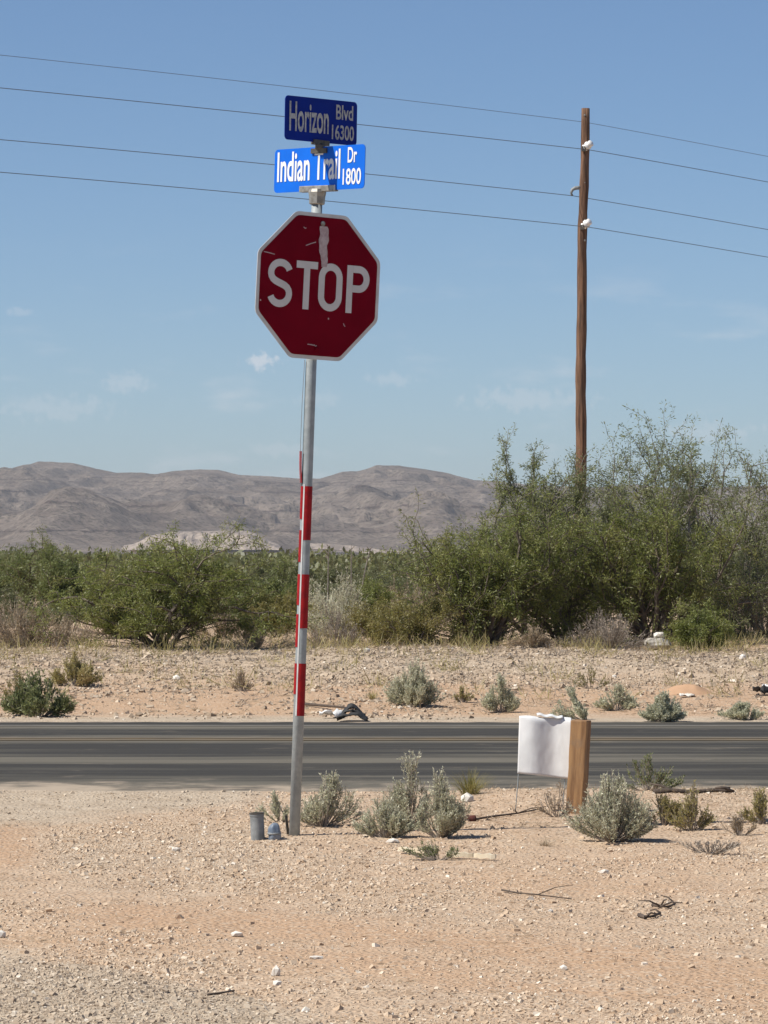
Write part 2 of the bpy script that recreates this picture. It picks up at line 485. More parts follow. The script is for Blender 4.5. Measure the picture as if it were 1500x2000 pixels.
def line_mat(name, col, keep):
    m, nt, p = base_mat(name)
    v = objvec(nt)
    mp = N(nt, 'ShaderNodeMapping'); mp.inputs['Scale'].default_value = (1.0, 9, 1)
    nt.links.new(v, mp.inputs['Vector'])
    n = noise(nt, 3.5, 7, 0.7, mp.outputs['Vector'])
    c = mixc(nt, rng_(nt, n.outputs['Fac'], 0.38, 0.66, keep, 0.05), (0.10, 0.092, 0.080), col)
    nt.links.new(c, p.inputs['Base Color'])
    p.inputs['Roughness'].default_value = 0.85
    MATS[name] = m
line_mat('yellow_paint', (0.40, 0.26, 0.10), 0.55)
line_mat('white_paint', (0.44, 0.41, 0.35), 0.5)
def pebble_mat(name, cols):
    m, nt, p = base_mat(name)
    at = N(nt, 'ShaderNodeAttribute', attribute_name='tint')
    r = N(nt, 'ShaderNodeValToRGB')
    el = r.color_ramp.elements
    el[0].position = cols[0][0]; el[0].color = (*cols[0][1], 1)
    el[1].position = cols[-1][0]; el[1].color = (*cols[-1][1], 1)
    for pos, c in cols[1:-1]:
        e = el.new(pos); e.color = (*c, 1)
    nt.links.new(at.outputs['Fac'], r.inputs['Fac'])
    n = noise(nt, 60, 4, 0.6, objvec(nt))
    nt.links.new(mixc(nt, rng_(nt, n.outputs['Fac'], 0.3, 0.7, 0.0, 0.35), r.outputs['Color'], (0.40, 0.29, 0.20)), p.inputs['Base Color'])
    p.inputs['Roughness'].default_value = 0.95
    p.inputs['Specular IOR Level'].default_value = 0.2
    MATS[name] = m
pebble_mat('near_pebbles', [(0, (0.36, 0.26, 0.175)), (0.2, (0.46, 0.335, 0.225)), (0.5, (0.53, 0.405, 0.285)), (0.75, (0.57, 0.465, 0.35)), (0.93, (0.68, 0.585, 0.46)), (1, (0.82, 0.76, 0.65))])
pebble_mat('grey_pebbles', [(0, (0.27, 0.215, 0.16)), (0.3, (0.39, 0.315, 0.235)), (0.65, (0.48, 0.40, 0.305)), (0.92, (0.57, 0.485, 0.38)), (1, (0.72, 0.66, 0.56))])

pebble_mat('bank_pebbles', [(0, (0.20, 0.155, 0.115)), (0.3, (0.36, 0.285, 0.205)), (0.65, (0.46, 0.375, 0.28)), (0.92, (0.55, 0.46, 0.35)), (1, (0.72, 0.66, 0.56))])

def hill_mat():
    m, nt, p = base_mat('hill_rock')
    v = objvec(nt)
    sx = N(nt, 'ShaderNodeSeparateXYZ'); nt.links.new(v, sx.inputs[0])
    nb = noise(nt, 0.010, 7, 0.66, v); nm = noise(nt, 0.05, 8, 0.72, v)
    c = mixc(nt, rng_(nt, nb.outputs['Fac'], 0.36, 0.64), (0.170, 0.134, 0.108), (0.270, 0.218, 0.178))
    c = mixc(nt, rng_(nt, nm.outputs['Fac'], 0.50, 0.66, 0, 0.8), c, (0.340, 0.280, 0.225))
    # strata: bands of darker rock following the height
    ad = N(nt, 'ShaderNodeMath', operation='MULTIPLY_ADD')
    nt.links.new(nm.outputs['Fac'], ad.inputs[0]); ad.inputs[1].default_value = 9.0
    nt.links.new(sx.outputs['Z'], ad.inputs[2])
    cb = N(nt, 'ShaderNodeCombineXYZ'); nt.links.new(ad.outputs[0], cb.inputs['Z'])
    ns = noise(nt, 0.24, 3, 0.7, cb.outputs[0])
    pat = noise(nt, 0.011, 4, 0.6, v)
    mul = N(nt, 'ShaderNodeMath', operation='MULTIPLY')
    nt.links.new(rng_(nt, ns.outputs['Fac'], 0.52, 0.60), mul.inputs[0]); nt.links.new(rng_(nt, pat.outputs['Fac'], 0.40, 0.56, 0, 0.85), mul.inputs[1])
    c = mixc(nt, mul.outputs[0], c, (0.060, 0.040, 0.033))
    # scrub speckle
    vo = N(nt, 'ShaderNodeTexVoronoi'); vo.inputs['Scale'].default_value = 0.22
    nt.links.new(v, vo.inputs['Vector'])
    c = mixc(nt, rng_(nt, vo.outputs['Distance'], 0.25, 0.5, 0.6, 0), c, (0.070, 0.064, 0.045))
    nt.links.new(c, p.inputs['Base Color'])
    p.inputs['Roughness'].default_value = 0.97
    p.inputs['Specular IOR Level'].default_value = 0.1
    bump(nt, p, nm.outputs['Fac'], 1.0, 9.0)
    MATS['hill_rock'] = m
hill_mat()
plain('quarry_rock', (0.37, 0.305, 0.245), (0.21, 0.17, 0.14), 0.09, 0.95, 0, 1.0, 4.0, lo=0.40, hi=0.62)

# ------------------------------------------------------------------ ground
def build_ground():
    ys = np.concatenate([np.arange(4, 11, 0.25), np.arange(11, 23.6, 0.05), np.arange(23.6, 24.4, 0.05), np.arange(24.4, 32.0, 0.4), np.arange(32.0, 46, 0.1),
                         np.arange(46, 70, 0.4), np.geomspace(70, 6000, 90)])
    u = np.linspace(-1, 1, 241)
    us = np.sign(u) * (0.35 * np.abs(u) + 0.65 * np.abs(u) ** 4)
    YY, UU = np.meshgrid(ys, us, indexing='ij')
    XX = UU * (0.36 * YY + 3.0)
    ZZ = G(XX, YY)
    V = np.stack([XX, YY, ZZ], -1).reshape(-1, 3)
    ny, nx = XX.shape
    i = np.arange(ny - 1)[:, None] * nx + np.arange(nx - 1)[None]
    f = np.stack([i, i + 1, i + nx + 1, i + nx], -1).reshape(-1, 4)
    me = mesh_polys('ground', V, f, 4, smooth=True)
    x, y = V[:, 0], V[:, 1]
    px = x / y * F + 750; py = HOR + (CAMZ - V[:, 2]) / y * F
    w = 60 * fbm(x * 1.1, y * 1.1, 4, 71)
    zg, za, zt, zp = zones(x, y, V[:, 2])
    grey = np.maximum(np.maximum(0.95 * zg, 0.8 * za), 0.45 * zp)
    bank = 0.6 * sstep(38.5, 42, y + fbm(x * 0.5, y * 0.5, 4, 77) * 3) * (1 - sstep(44.5, 46, y))
    grey = np.maximum(grey, bank)
    grey = np.maximum(grey, 0.85 * (sstep(32.6, 32.75, y) * (1 - sstep(33.2, 33.9, y))))
    sand = np.maximum(zt, 0.35 * sstep(-0.05, 0.5, fbm(x * 0.28 + 3, y * 0.6, 3, 91)) * (y < 24))
    sand = np.maximum(sand, 0.8 * sstep(33.9, 34.5, y) * (1 - sstep(38, 41, y + w * 0.03)))
    sand = np.maximum(sand, 0.35 * sstep(45, 46.5, y))
    for nme, a in (('grey_zone', grey), ('sand_zone', np.clip(sand - grey, 0, 1))):
        at = me.attributes.new(nme, 'FLOAT', 'POINT')
        at.data.foreach_set('value', a.astype(np.float32))
    struct(link('ground', me, MATS['desert_ground']))
build_ground()

def build_road():
    xs = np.concatenate([np.linspace(-45, -7, 60)[:-1], np.linspace(-7, 7, 281), np.linspace(7, 45, 60)[1:]])
    vv = np.linspace(0, 1, 60)
    e0 = ROAD0 - 0.15 + 0.16 * fbm(xs * 1.6, xs * 0 + 2, 5, 3) + 0.05 * sstep(-0.8, -2.5, xs)
    e1 = ROAD1 + 0.15 + 0.07 * fbm(xs * 1.1, xs * 0 + 5, 4, 4)
    Y = e0[None] * (1 - vv[:, None]) + e1[None] * vv[:, None]
    Xg = np.broadcast_to(xs[None], Y.shape)
    Zg = 0.012 + 0.03 * np.sin(np.pi * vv)[:, None] + 0 * Y
    V = np.stack([Xg, Y, Zg], -1).reshape(-1, 3)
    ny, nx = Y.shape
    i = np.arange(ny - 1)[:, None] * nx + np.arange(nx - 1)[None]
    f = np.stack([i, i + 1, i + nx + 1, i + nx], -1).reshape(-1, 4)
    me = mesh_polys('road', V, f, 4, smooth=True)
    y = V[:, 1]; x = V[:, 0]
    wear = 0.12 + np.exp(-((y - 26.6) / 0.5) ** 2) * 0.75 + np.exp(-((y - 29.2) / 0.45) ** 2) * 0.85 + np.exp(-((y - 31.7) / 0.4) ** 2) * 0.7 + 0.5 * sstep(25.4, 24.2, y)
    dust = sstep(24.9, 23.6, y) * (0.55 + 0.45 * sstep(-0.5, -2.5, x)) + 0.8 * sstep(32.45, 32.75, y)
    for nme, a in (('wear', wear), ('dust', dust)):
        at = me.attributes.new(nme, 'FLOAT', 'POINT'); at.data.foreach_set('value', a.astype(np.float32))
    struct(link('road', me, MATS['asphalt']))
    def zroad(yy):
        return 0.012 + 0.03 * math.sin(math.pi * (yy - ROAD0) / (ROAD1 - ROAD0))
    for nm, y0, w, m in (('centre_line', 29.05, 0.11, 'yellow_paint'), ('centre_line', 29.33, 0.11, 'yellow_paint'), ('edge_line', 31.75, 0.12, 'white_paint')):
        n = len(xs)
        wob = 0.012 * fbm(xs * 0.8, xs * 0 + y0, 3, 8)
        a = np.stack([xs, y0 + wob, np.full(n, zroad(y0) + 0.005)], -1)
        b = np.stack([xs, y0 + w + wob, np.full(n, zroad(y0 + w) + 0.005)], -1)
        k = np.arange(n - 1)
        o = link(nm, mesh_polys(nm, np.concatenate([a, b]), np.stack([k, k + 1, k + n + 1, k + n], -1), 4), MATS[m])
        struct(o)
build_road()

# ------------------------------------------------------------------ far hills
SKY = np.array([(-900, 930), (-500, 915), (-200, 935), (0, 921), (27, 919), (80, 901), (144, 905), (181, 914), (229, 924), (277, 923), (307, 927), (341, 920), (395, 917), (427, 918),
                (469, 928), (533, 931), (581, 935), (624, 935), (672, 921), (700, 921), (737, 909), (780, 910), (833, 917), (876, 925), (924, 938), (972, 940), (1040, 948), (1164, 952),
                (1233, 947), (1330, 955), (1500, 948), (1700, 930), (2000, 940), (2500, 925)], float)
def build_hills():
    Y0, Y1, Y2 = 2450.0, 4500.0, 5600.0
    t = np.concatenate([np.linspace(0, 1, 230), np.linspace(1, 1.5, 30)[1:]])
    ys = Y0 + (Y1 - Y0) * t
    xs = np.linspace(-1000, 1000, 620)
    YY, XX = np.meshgrid(ys, xs, indexing='ij')
    TT = np.broadcast_to(t[:, None], YY.shape)
    px = XX / Y1 * F + 750
    sk = np.interp(px, SKY[:, 0], SKY[:, 1])
    top = CAMZ + (HOR - sk) / F * Y1
    base = G(XX * 0, YY)
    rise = np.where(TT <= 1, 0.30 * sstep(0.02, 0.55, TT) + 0.70 * sstep(0.38, 1.02, TT) ** 1.1, 1 - 0.7 * sstep(1.0, 1.5, TT))
    rise = rise / 0.999
    wx = XX + 60 * fbm(XX / 260, YY / 260, 3, 201); wy = YY + 60 * fbm(XX / 260, YY / 260, 3, 211)
    rid = 1 - np.abs(fbm(wx / 150, wy / 420, 5, 221, 0.55))
    rid2 = 1 - np.abs(fbm(wx / 55, wy / 160, 4, 231, 0.55))
    body = sstep(0.03, 0.3, TT) * (1 - sstep(0.86, 1.0, TT)) 
    z = base * (1 - sstep(0, 0.3, TT)) + (top) * rise
    z = z + body * ((rid - 0.80) * 34 + (rid2 - 0.8) * 18 + 11 * fbm(wx / 330, wy / 500, 4, 241))
    z = z + 0.8 * fbm(XX / 9, YY / 14, 3, 251) * sstep(0.05, 0.3, TT)
    # benches of harder rock
    st = 7.5
    zq = np.floor(z / st) * st + st * sstep(0.55, 0.72, (z / st) % 1)
    kq = 0.9 * body * sstep(0.60, 0.72, fbm(XX / 120, YY / 260, 3, 261) * 0.5 + 0.55)
    z = z * (1 - kq) + zq * kq
    # knolls in front of the range
    for (kx, kd, kw, kdep, kh) in ((150, 2950, 95, 240, 24), (-160, 3000, 110, 220, 18), (420, 3250, 90, 250, 17), (840, 3050, 80, 220, 15), (700, 3500, 70, 260, 14), (1150, 3000, 120, 260, 20)):
        cx = (kx - 750) / F * kd
        z = z + kh * np.exp(-((XX - cx) / (kw * kd / F)) ** 2 - ((YY - kd) / kdep) ** 2) * (0.85 + 0.3 * rid2)
    # the skyline stays where it is
    el = (z - CAMZ) / YY
    lim = (top - CAMZ) / Y1 - 0.0004 - 0.004 * np.clip(1 - TT, 0, 1)
    z = np.where(TT < 0.985, np.minimum(z, CAMZ + lim * YY), z)
    z = np.where(TT < 0.02, base - 2, z)
    V = np.stack([XX, YY, z], -1).reshape(-1, 3)
    ny, nx = XX.shape
    i = np.arange(ny - 1)[:, None] * nx + np.arange(nx - 1)[None]
    f = np.stack([i, i + 1, i + nx + 1, i + nx], -1).reshape(-1, 4)
    struct(link('hills', mesh_polys('hills', V, f, 4, smooth=True), MATS['hill_rock']))
    # pale quarry spoil terrace at the foot of the range
    D = 2350.0
    n, k = 150, 14
    pxs = np.linspace(235, 545, n)
    topl = np.interp(pxs, [235, 262, 282, 330, 420, 480, 500, 520, 545], [1066, 1058, 1046, 1037, 1035, 1036, 1043, 1054, 1066])
    rows = []
    for j in range(k):
        s = j / (k - 1)
        prof = min(1.0, s * 1.6)
        b = 1074.0
        terr = prof + 0.05 * math.sin(prof * 18)
        yy = D + 60 * s + 7 * fbm(pxs / 22, pxs * 0 + s * 3, 4, 301)
        zz = Z(b + (topl - b) * np.clip(terr, 0, 1), D) + 0.8 * fbm(pxs / 9, pxs * 0 + s * 9, 3, 311) * (0.2 + (1 - abs(2 * s - 1)))
        rows.append(np.stack([X(pxs, D), yy, zz], -1))
    rows.append(np.stack([X(pxs, D), np.full(n, D + 110), np.full(n, Z(1080, D))], -1))
    V = np.concatenate(rows)
    i = np.arange(k)[:, None] * n + np.arange(n - 1)[None]
    f = np.stack([i, i + 1, i + n + 1, i + n], -1).reshape(-1, 4)
    struct(link('quarry_terrace', mesh_polys('quarry_terrace', V, f, 4), MATS['quarry_rock']))
    # pale dirt track cut along the foot of the hills
    D = 2300.0
    pxs = np.linspace(600, 860, 90)
    ln = np.interp(pxs, [600, 640, 690, 740, 790, 860], [1061, 1062, 1066, 1073, 1077, 1082]) + 0.8 * fbm(pxs / 12, pxs * 0, 3, 321)
    w = 1.6 + 1.1 * fbm(pxs / 20, pxs * 0 + 4, 3, 331)
    a = np.stack([X(pxs, D), np.full(90, D), Z(ln + w + 9, D)], -1)
    b = np.stack([X(pxs, D), np.full(90, D + 9), Z(ln, D)], -1)
    c = np.stack([X(pxs, D), np.full(90, D + 40), Z(ln + 12, D)], -1)
    i = np.arange(2)[:, None] * 90 + np.arange(89)[None]
    f = np.stack([i, i + 1, i + 91, i + 90], -1).reshape(-1, 4)
    struct(link('dirt_track', mesh_polys('dirt_track', np.concatenate([a, b, c]), f, 4), MATS['quarry_rock']))
build_hills()

# ------------------------------------------------------------------ plants
def unit(v):
    return v / np.maximum(np.linalg.norm(v, axis=-1, keepdims=True), 1e-9)
def leaf_quads(P, Dr, Ln, Wd, rng):
    """narrow diamond leaves: P base points, Dr directions"""
    n = len(P)
    Dr = unit(Dr)
    r = unit(np.cross(Dr, rng.normal(size=(n, 3))))
    Ln = np.broadcast_to(np.asarray(Ln), (n,))[:, None]; Wd = np.broadcast_to(np.asarray(Wd), (n,))[:, None]
    a = P; c = P + Dr * Ln
    m = P + Dr * Ln * 0.5
    V = np.stack([a, m + r * Wd * 0.5, c, m - r * Wd * 0.5], 1)
    return V
def quads_mesh(name, V, tint):
    n = len(V)
    return mesh_polys(name, V.reshape(-1, 3), np.arange(n * 4).reshape(n, 4), 4, tint)
def seg_quads(P0, P1, R0, R1, k=4):
    P0, P1 = np.asarray(P0), np.asarray(P1); R0 = np.asarray(R0)[:, None]; R1 = np.asarray(R1)[:, None]
    t = unit(P1 - P0)
    ref = np.where(np.abs(t[:, 2:3]) > 0.9, np.array([[1.0, 0, 0]]), np.array([[0, 0, 1.0]]))
    u = unit(np.cross(t, ref)); v = np.cross(t, u)
    out = []
    for i in range(k):
        a0 = 2 * math.pi * i / k; a1 = 2 * math.pi * (i + 1) / k
        d0 = u * math.cos(a0) + v * math.sin(a0); d1 = u * math.cos(a1) + v * math.sin(a1)
        out.append(np.stack([P0 + d0 * R0, P0 + d1 * R0, P1 + d1 * R1, P1 + d0 * R1], 1))
    return np.concatenate(out)
def skeleton(rng, stems, spread, kids=(6, 5, 4), wig=0.28, up=0.10, shrink=0.58, lean=(0, 0), klo=0.15):
    segs = []
    def branch(p, d, Ln, lev):
        n = 5 if lev == 0 else (4 if lev == 1 else 3)
        d = d / np.linalg.norm(d)
        spots = []
        for i in range(n):
            d = d + rng.normal(size=3) * wig + np.array([0, 0, up * (1 if lev < 2 else -0.3)])
            d = d / np.linalg.norm(d)
            q = p + d * Ln / n
            segs.append((p, q, lev, (i + 1) / n))
            p = q
            spots.append((p, d))
        if lev < len(kids):
            for j in range(kids[lev]):
                k = min(n - 1, int(rng.uniform(klo if lev == 0 else 0.0, 1) * n))
                bp, bd = spots[k]
                ax = rng.normal(size=3)
                nd = bd * 0.75 + unit(np.cross(bd, ax)) * rng.uniform(0.6, 1.1)
                branch(bp, nd, Ln * shrink * rng.uniform(0.7, 1.2), lev + 1)
    for s in range(stems):
        a = 2 * math.pi * (s + rng.uniform(-0.35, 0.35)) / stems
        sp = spread * rng.uniform(0.45, 1.0)
        d = np.array([math.cos(a) * sp + lean[0], math.sin(a) * sp + lean[1], 1.0])
        branch(np.array([math.cos(a) * 0.05, math.sin(a) * 0.05, 0.0]), d, 1.0 * rng.uniform(0.7, 1.1), 0)
    return segs
def mesquite_meshes(seed, w, h, stems=7, spread=1.1, kids=(6, 5, 4), leaves=14, leaf=(0.035, 0.009), r0=0.035, lean=(0, 0), wig=0.28, up=0.10, skirt=0, depth=0.8, dead=0.0, klo=0.15):
    rng = np.random.default_rng(seed)
    S = skeleton(rng, stems, spread, kids, wig, up, lean=lean, klo=klo)
    P0 = np.array([s[0] for s in S]); P1 = np.array([s[1] for s in S])
    lev = np.array([s[2] for s in S]); fr = np.array([s[3] for s in S])
    xs = P1[:, 0]
    lo, hi = np.percentile(xs, 1.5), np.percentile(xs, 98.5)
    kx = w / (hi - lo); kz = h / np.percentile(P1[:, 2], 99.3)
    ylo, yhi = np.percentile(P1[:, 1], 2), np.percentile(P1[:, 1], 98)
    ky = w * depth / (yhi - ylo)
    off = np.array([(lo + hi) / 2, (ylo + yhi) / 2, 0])
    sc_ = np.array([kx, ky, kz])
    # keep the root at the origin: shift only grows with height
    def tf(P):
        k = np.clip(np.linalg.norm(P, axis=1) / 0.8, 0, 1)[:, None]
        Q = (P - off * k) * sc_
        Q[:, 2] = np.where(Q[:, 2] < 0.03, 0.03 + np.abs(Q[:, 2] - 0.03) * 0.15 * (k[:, 0]), Q[:, 2])
        return Q
    P0 = tf(P0); P1 = tf(P1)
    nl = len(kids)
    rad = r0 * np.array([1.0, 0.42, 0.17, 0.09, 0.06])[lev]
    ra = rad * (1 - 0.55 * (fr - 1.0 / 3)); rb = rad * (1 - 0.55 * fr)
    B = seg_quads(P0, P1, np.maximum(ra, 0.0016), np.maximum(rb, 0.0013), 4)
    if skirt:
        a = rng.uniform(0, 2 * math.pi, skirt); q = rng.uniform(0.25, 0.95, skirt)
        K0 = np.stack([np.cos(a) * q * w * 0.46, np.sin(a) * q * w * 0.46 * depth, rng.uniform(0.02, 0.42, skirt) * h], -1)
        K1 = K0 + unit(np.stack([np.cos(a), np.sin(a), rng.uniform(-0.2, 0.9, skirt)], -1) + rng.normal(size=(skirt, 3)) * 0.4) * rng.uniform(0.12, 0.3, (skirt, 1))
        root = K0 * np.array([0.35, 0.35, 0.55])
        P0 = np.concatenate([P0, K0, root]); P1 = np.concatenate([P1, K1, K0])
        lev = np.concatenate([lev, np.full(skirt, nl), np.full(skirt, 0)]); fr = np.concatenate([fr, np.ones(skirt), np.zeros(skirt)])
        B = np.concatenate([B, seg_quads(K0, K1, np.full(skirt, 0.003), np.full(skirt, 0.0015), 4), seg_quads(root, K0, np.full(skirt, 0.005), np.full(skirt, 0.003), 4)])
    bm_ = quads_mesh('branches', B, rng.random(len(B)))
    ok = (lev >= nl - 1) | ((lev == nl - 2) & (fr > 0.6))
    if dead:
        ok &= rng.random(len(lev)) > dead
    A, Bq = P0[ok], P1[ok]
    n = len(A) * leaves
    idx = np.repeat(np.arange(len(A)), leaves)
    tt = rng.random((n, 1))
    pos = A[idx] * (1 - tt) + Bq[idx] * tt
    tw = unit(Bq[idx] - A[idx])
    dr = unit(tw * 0.45 + rng.normal(size=(n, 3)) * 0.75 + np.array([0, 0, -0.12]))
    pos = pos + dr * rng.uniform(0, leaf[0] * 1.2, (n, 1))
    V = leaf_quads(pos, dr, leaf[0] * rng.uniform(0.6, 1.35, n), leaf[1] * rng.uniform(0.7, 1.3, n), rng)
    clump = rng.random(len(A))[idx]
    V[:, :, 2] = np.maximum(V[:, :, 2], 0.015)
    fm = quads_mesh('foliage', V, np.clip(clump * 0.6 + rng.random(n) * 0.4, 0, 1))
    return bm_, fm
def shoots_meshes(seed, w, h, n=170, leaves=46, leaf=(0.016, 0.006), curve=0.5, r=0.0016, leafy=0.25, flat=0.75, lean=(0, 0), fork=3, depth=0.85):
    """a dome of upright wand-like shoots set with small close leaves"""
    rng = np.random.default_rng(seed)
    P0, P1, R0, R1, LP, LD = [], [], [], [], [], []
    K = max(5, n // 13)
    pa = rng.uniform(0, 2 * math.pi, K); pq = rng.random(K) ** 0.55; pq[0] = 0.15
    pa[1] = 0.1; pq[1] = 1.0; pa[2] = 3.0; pq[2] = 1.0
    ph = rng.uniform(0.62, 1.0, K); ph[0] = 1.02
    for i in range(n):
        k_ = int(rng.integers(K))
        ex = math.cos(pa[k_]) * pq[k_] * w * 0.45 + rng.normal() * w * 0.085
        ey = (math.sin(pa[k_]) * pq[k_] * w * 0.45 + rng.normal() * w * 0.085) * depth
        q = min(1.0, math.hypot(ex, ey / depth) / (w / 2))
        ez = h * (1 - flat * q ** 2.2) * ph[k_] * rng.uniform(0.70, 1.04)
        base = np.array([ex * 0.12, ey * 0.12, 0.0]) + rng.normal(size=3) * 0.006
        base[2] = -0.005
        tip = np.array([ex + lean[0] * h, ey + lean[1] * h, max(ez, 0.05)])
        mid = base * 0.4 + tip * 0.6 + np.array([ex * curve * 0.35, ey * curve * 0.35, -ez * 0.14 * curve]) + rng.normal(size=3) * 0.02 * h
        ps = [base]
        for t in (0.25, 0.5, 0.75, 1.0):
            ps.append((1 - t) ** 2 * base + 2 * t * (1 - t) * mid + t * t * tip)
        chains = [(ps, r)]
        for k in range(fork):
            s = rng.integers(1, 4)
            st = ps[s]
            d = unit(ps[s + 1] - ps[s]) + rng.normal(size=3) * 0.38
            d[2] = abs(d[2]) + 0.25
            ln = h * rng.uniform(0.14, 0.32)
            chains.append(([st, st + unit(d) * ln * 0.5, st + unit(d) * ln * 0.5 + unit(d + np.array([0, 0, 0.5])) * ln * 0.5], r * 0.7))
        for ps_, rr in chains:
            m = len(ps_) - 1
            for k in range(m):
                P0.append(ps_[k]); P1.append(ps_[k + 1])
                R0.append(rr * (1.6 - 0.9 * k / m)); R1.append(rr * (1.6 - 0.9 * (k + 1) / m))
            cnt = leaves if len(ps_) > 3 else max(3, leaves // 2)
            ts = rng.uniform(leafy if len(ps_) > 3 else 0.05, 1, cnt) * m
            ki = np.minimum(ts.astype(int), m - 1); f = (ts - ki)[:, None]
            arr = np.array(ps_)
            LP.append(arr[ki] * (1 - f) + arr[ki + 1] * f)
            LD.append(unit(arr[ki + 1] - arr[ki]) * 0.9 + rng.normal(size=(cnt, 3)) * 0.5)
    B = seg_quads(np.array(P0), np.array(P1), R0, R1, 3)
    bm_ = quads_mesh('stems', B, rng.random(len(B)))
    if leaves == 0:
        return bm_, None
    LP = np.concatenate(LP); LD = np.concatenate(LD)
    k = len(LP)
    V = leaf_quads(LP, LD, leaf[0] * rng.uniform(0.6, 1.4, k), leaf[1] * rng.uniform(0.7, 1.3, k), rng)
    return bm_, quads_mesh('foliage', V, rng.random(k))
def tuft_mesh(seed, w, h, n=160, bw=0.006, arch=0.5):
    """arching grass blades"""
    rng = np.random.default_rng(seed)
    Q = []
    for i in range(n):
        a = rng.uniform(0, 2 * math.pi); q = rng.random() ** 0.7
        d = np.array([math.cos(a), math.sin(a), 0])
        L_ = h * rng.uniform(0.5, 1.1)
        b = d * q * w * 0.14 + np.array([0, 0, -0.01])
        side = np.array([-d[1], d[0], 0]) * bw * 0.5
        prev = b
        for k in range(4):
            t = (k + 1) / 4
            nx = b + d * q * w * 0.5 * t ** (1 + arch) + np.array([0, 0, L_ * (t - 0.35 * q * t * t)]) + rng.normal(size=3) * 0.004
            s0 = side * (1 - 0.2 * k); s1 = side * (1 - 0.24 * (k + 1))
            Q.append(np.stack([prev - s0, prev + s0, nx + s1, nx - s1]))
            prev = nx
    Q = np.array(Q)
    return quads_mesh('blades', Q, np.repeat(rng.random(n), 4))
def put_plant(name, label, cat, loc, parts, rz=0.0, group=None):
    t = thing(name, label, cat, loc, group)
    t.rotation_euler = (0, 0, rz)
    for pn, me, m in parts:
        if me is not None:
            link(pn, me, MATS[m], t)
    return t
def mesquite(label, px, D, wpx, top, m='mesquite_leaf', bark='bark_dark', name='mesquite_bush', cat='bush', group=None, **kw):
    x = X(px, D); z = g(x, D)
    b, f = mesquite_meshes(kw.pop('seed'), wpx / F * D, Z(top, D) - z, **kw)
    return put_plant(name, label, cat, (x, D, z - 0.02), [('branches', b, bark), ('foliage', f, m)], group=group)
def shrub(label, px, py, wpx, top, m='sage_leaf', stem='grey_twig', name='sagebrush', cat='shrub', D=None, group=None, **kw):
    if D is None:
        x, D, z = hit(px, py)
    else:
        x = X(px, D); z = g(x, D)
    b, f = shoots_meshes(kw.pop('seed'), wpx / F * D, Z(top, D) - z, **kw)
    return put_plant(name, label, cat, (x, D, z), [('stems', b, stem), ('foliage', f, m)], group=group)
def tuft(label, px, py, wpx, top, m='yellow_grass', name='grass_tuft', cat='grass tuft', D=None, group=None, **kw):
    if D is None:
        x, D, z = hit(px, py)
    else:
        x = X(px, D); z = g(x, D)
    me = tuft_mesh(kw.pop('seed'), wpx / F * D, Z(top, D) - z, **kw)
    o = link(name, me, MATS[m], None, (x, D, z))
    return tag(o, label, cat, group)

# --- large mesquites beyond the bank
RG = 'mesquites crowding round the utility pole'
mesquite('low green mesquite leaning out left of the utility pole, sprays sloping to the bank', 945, 46.4, 300, 965, seed=11, stems=9, spread=1.1, leaves=12, group=RG, lean=(-0.6, 0), skirt=130, leaf=(0.042, 0.010), depth=0.6, wig=0.2)
mesquite('dense green mesquite in front of the foot of the utility pole', 1110, 47.2, 290, 985, seed=12, stems=8, spread=1.0, leaves=10, group=RG, skirt=90, leaf=(0.042, 0.010), depth=0.6, wig=0.2)
mesquite('broad yellowish-green mesquite right of the utility pole, above the white-topped rock', 1275, 46.9, 350, 965, m='mesquite_leaf', seed=13, stems=9, spread=1.15, leaves=10, group=RG, skirt=100, leaf=(0.042, 0.010), depth=0.6, wig=0.2)
mesquite('open grey-green mesquite rising behind, just left of the utility pole', 1040, 49.5, 250, 880, m='airy_leaf', bark='bark_grey', seed=64, stems=8, spread=1.25, kids=(6, 6, 4), leaves=12, group=RG, leaf=(0.046, 0.011), depth=0.6)
mesquite('tallest mesquite, with thin airy sprays against the sky right of the pole', 1320, 49.8, 400, 845, m='airy_leaf', bark='bark_grey', seed=65, stems=10, spread=1.3, kids=(7, 6, 4), leaves=10, r0=0.030, group=RG, up=0.06, leaf=(0.046, 0.011), depth=0.6)
mesquite('grey half-bare mesquite at the right edge of the view', 1495, 51.0, 320, 870, m='airy_leaf', bark='bark_grey', seed=16, stems=7, spread=1.0, kids=(6, 5, 4), leaves=8, group=RG, leaf=(0.046, 0.011), depth=0.6)
mesquite('small dark green bush at the bank edge below the rightmost mesquite', 1372, 45.0, 110, 1178, seed=17, stems=6, spread=0.9, kids=(5, 4, 3), leaves=10, r0=0.012)
mesquite('low olive bush at the left foot of the leaning mesquite', 810, 46.0, 170, 1165, m='olive_leaf', seed=18, stems=7, spread=1.1, kids=(5, 4, 3), leaves=9, r0=0.012, skirt=30)
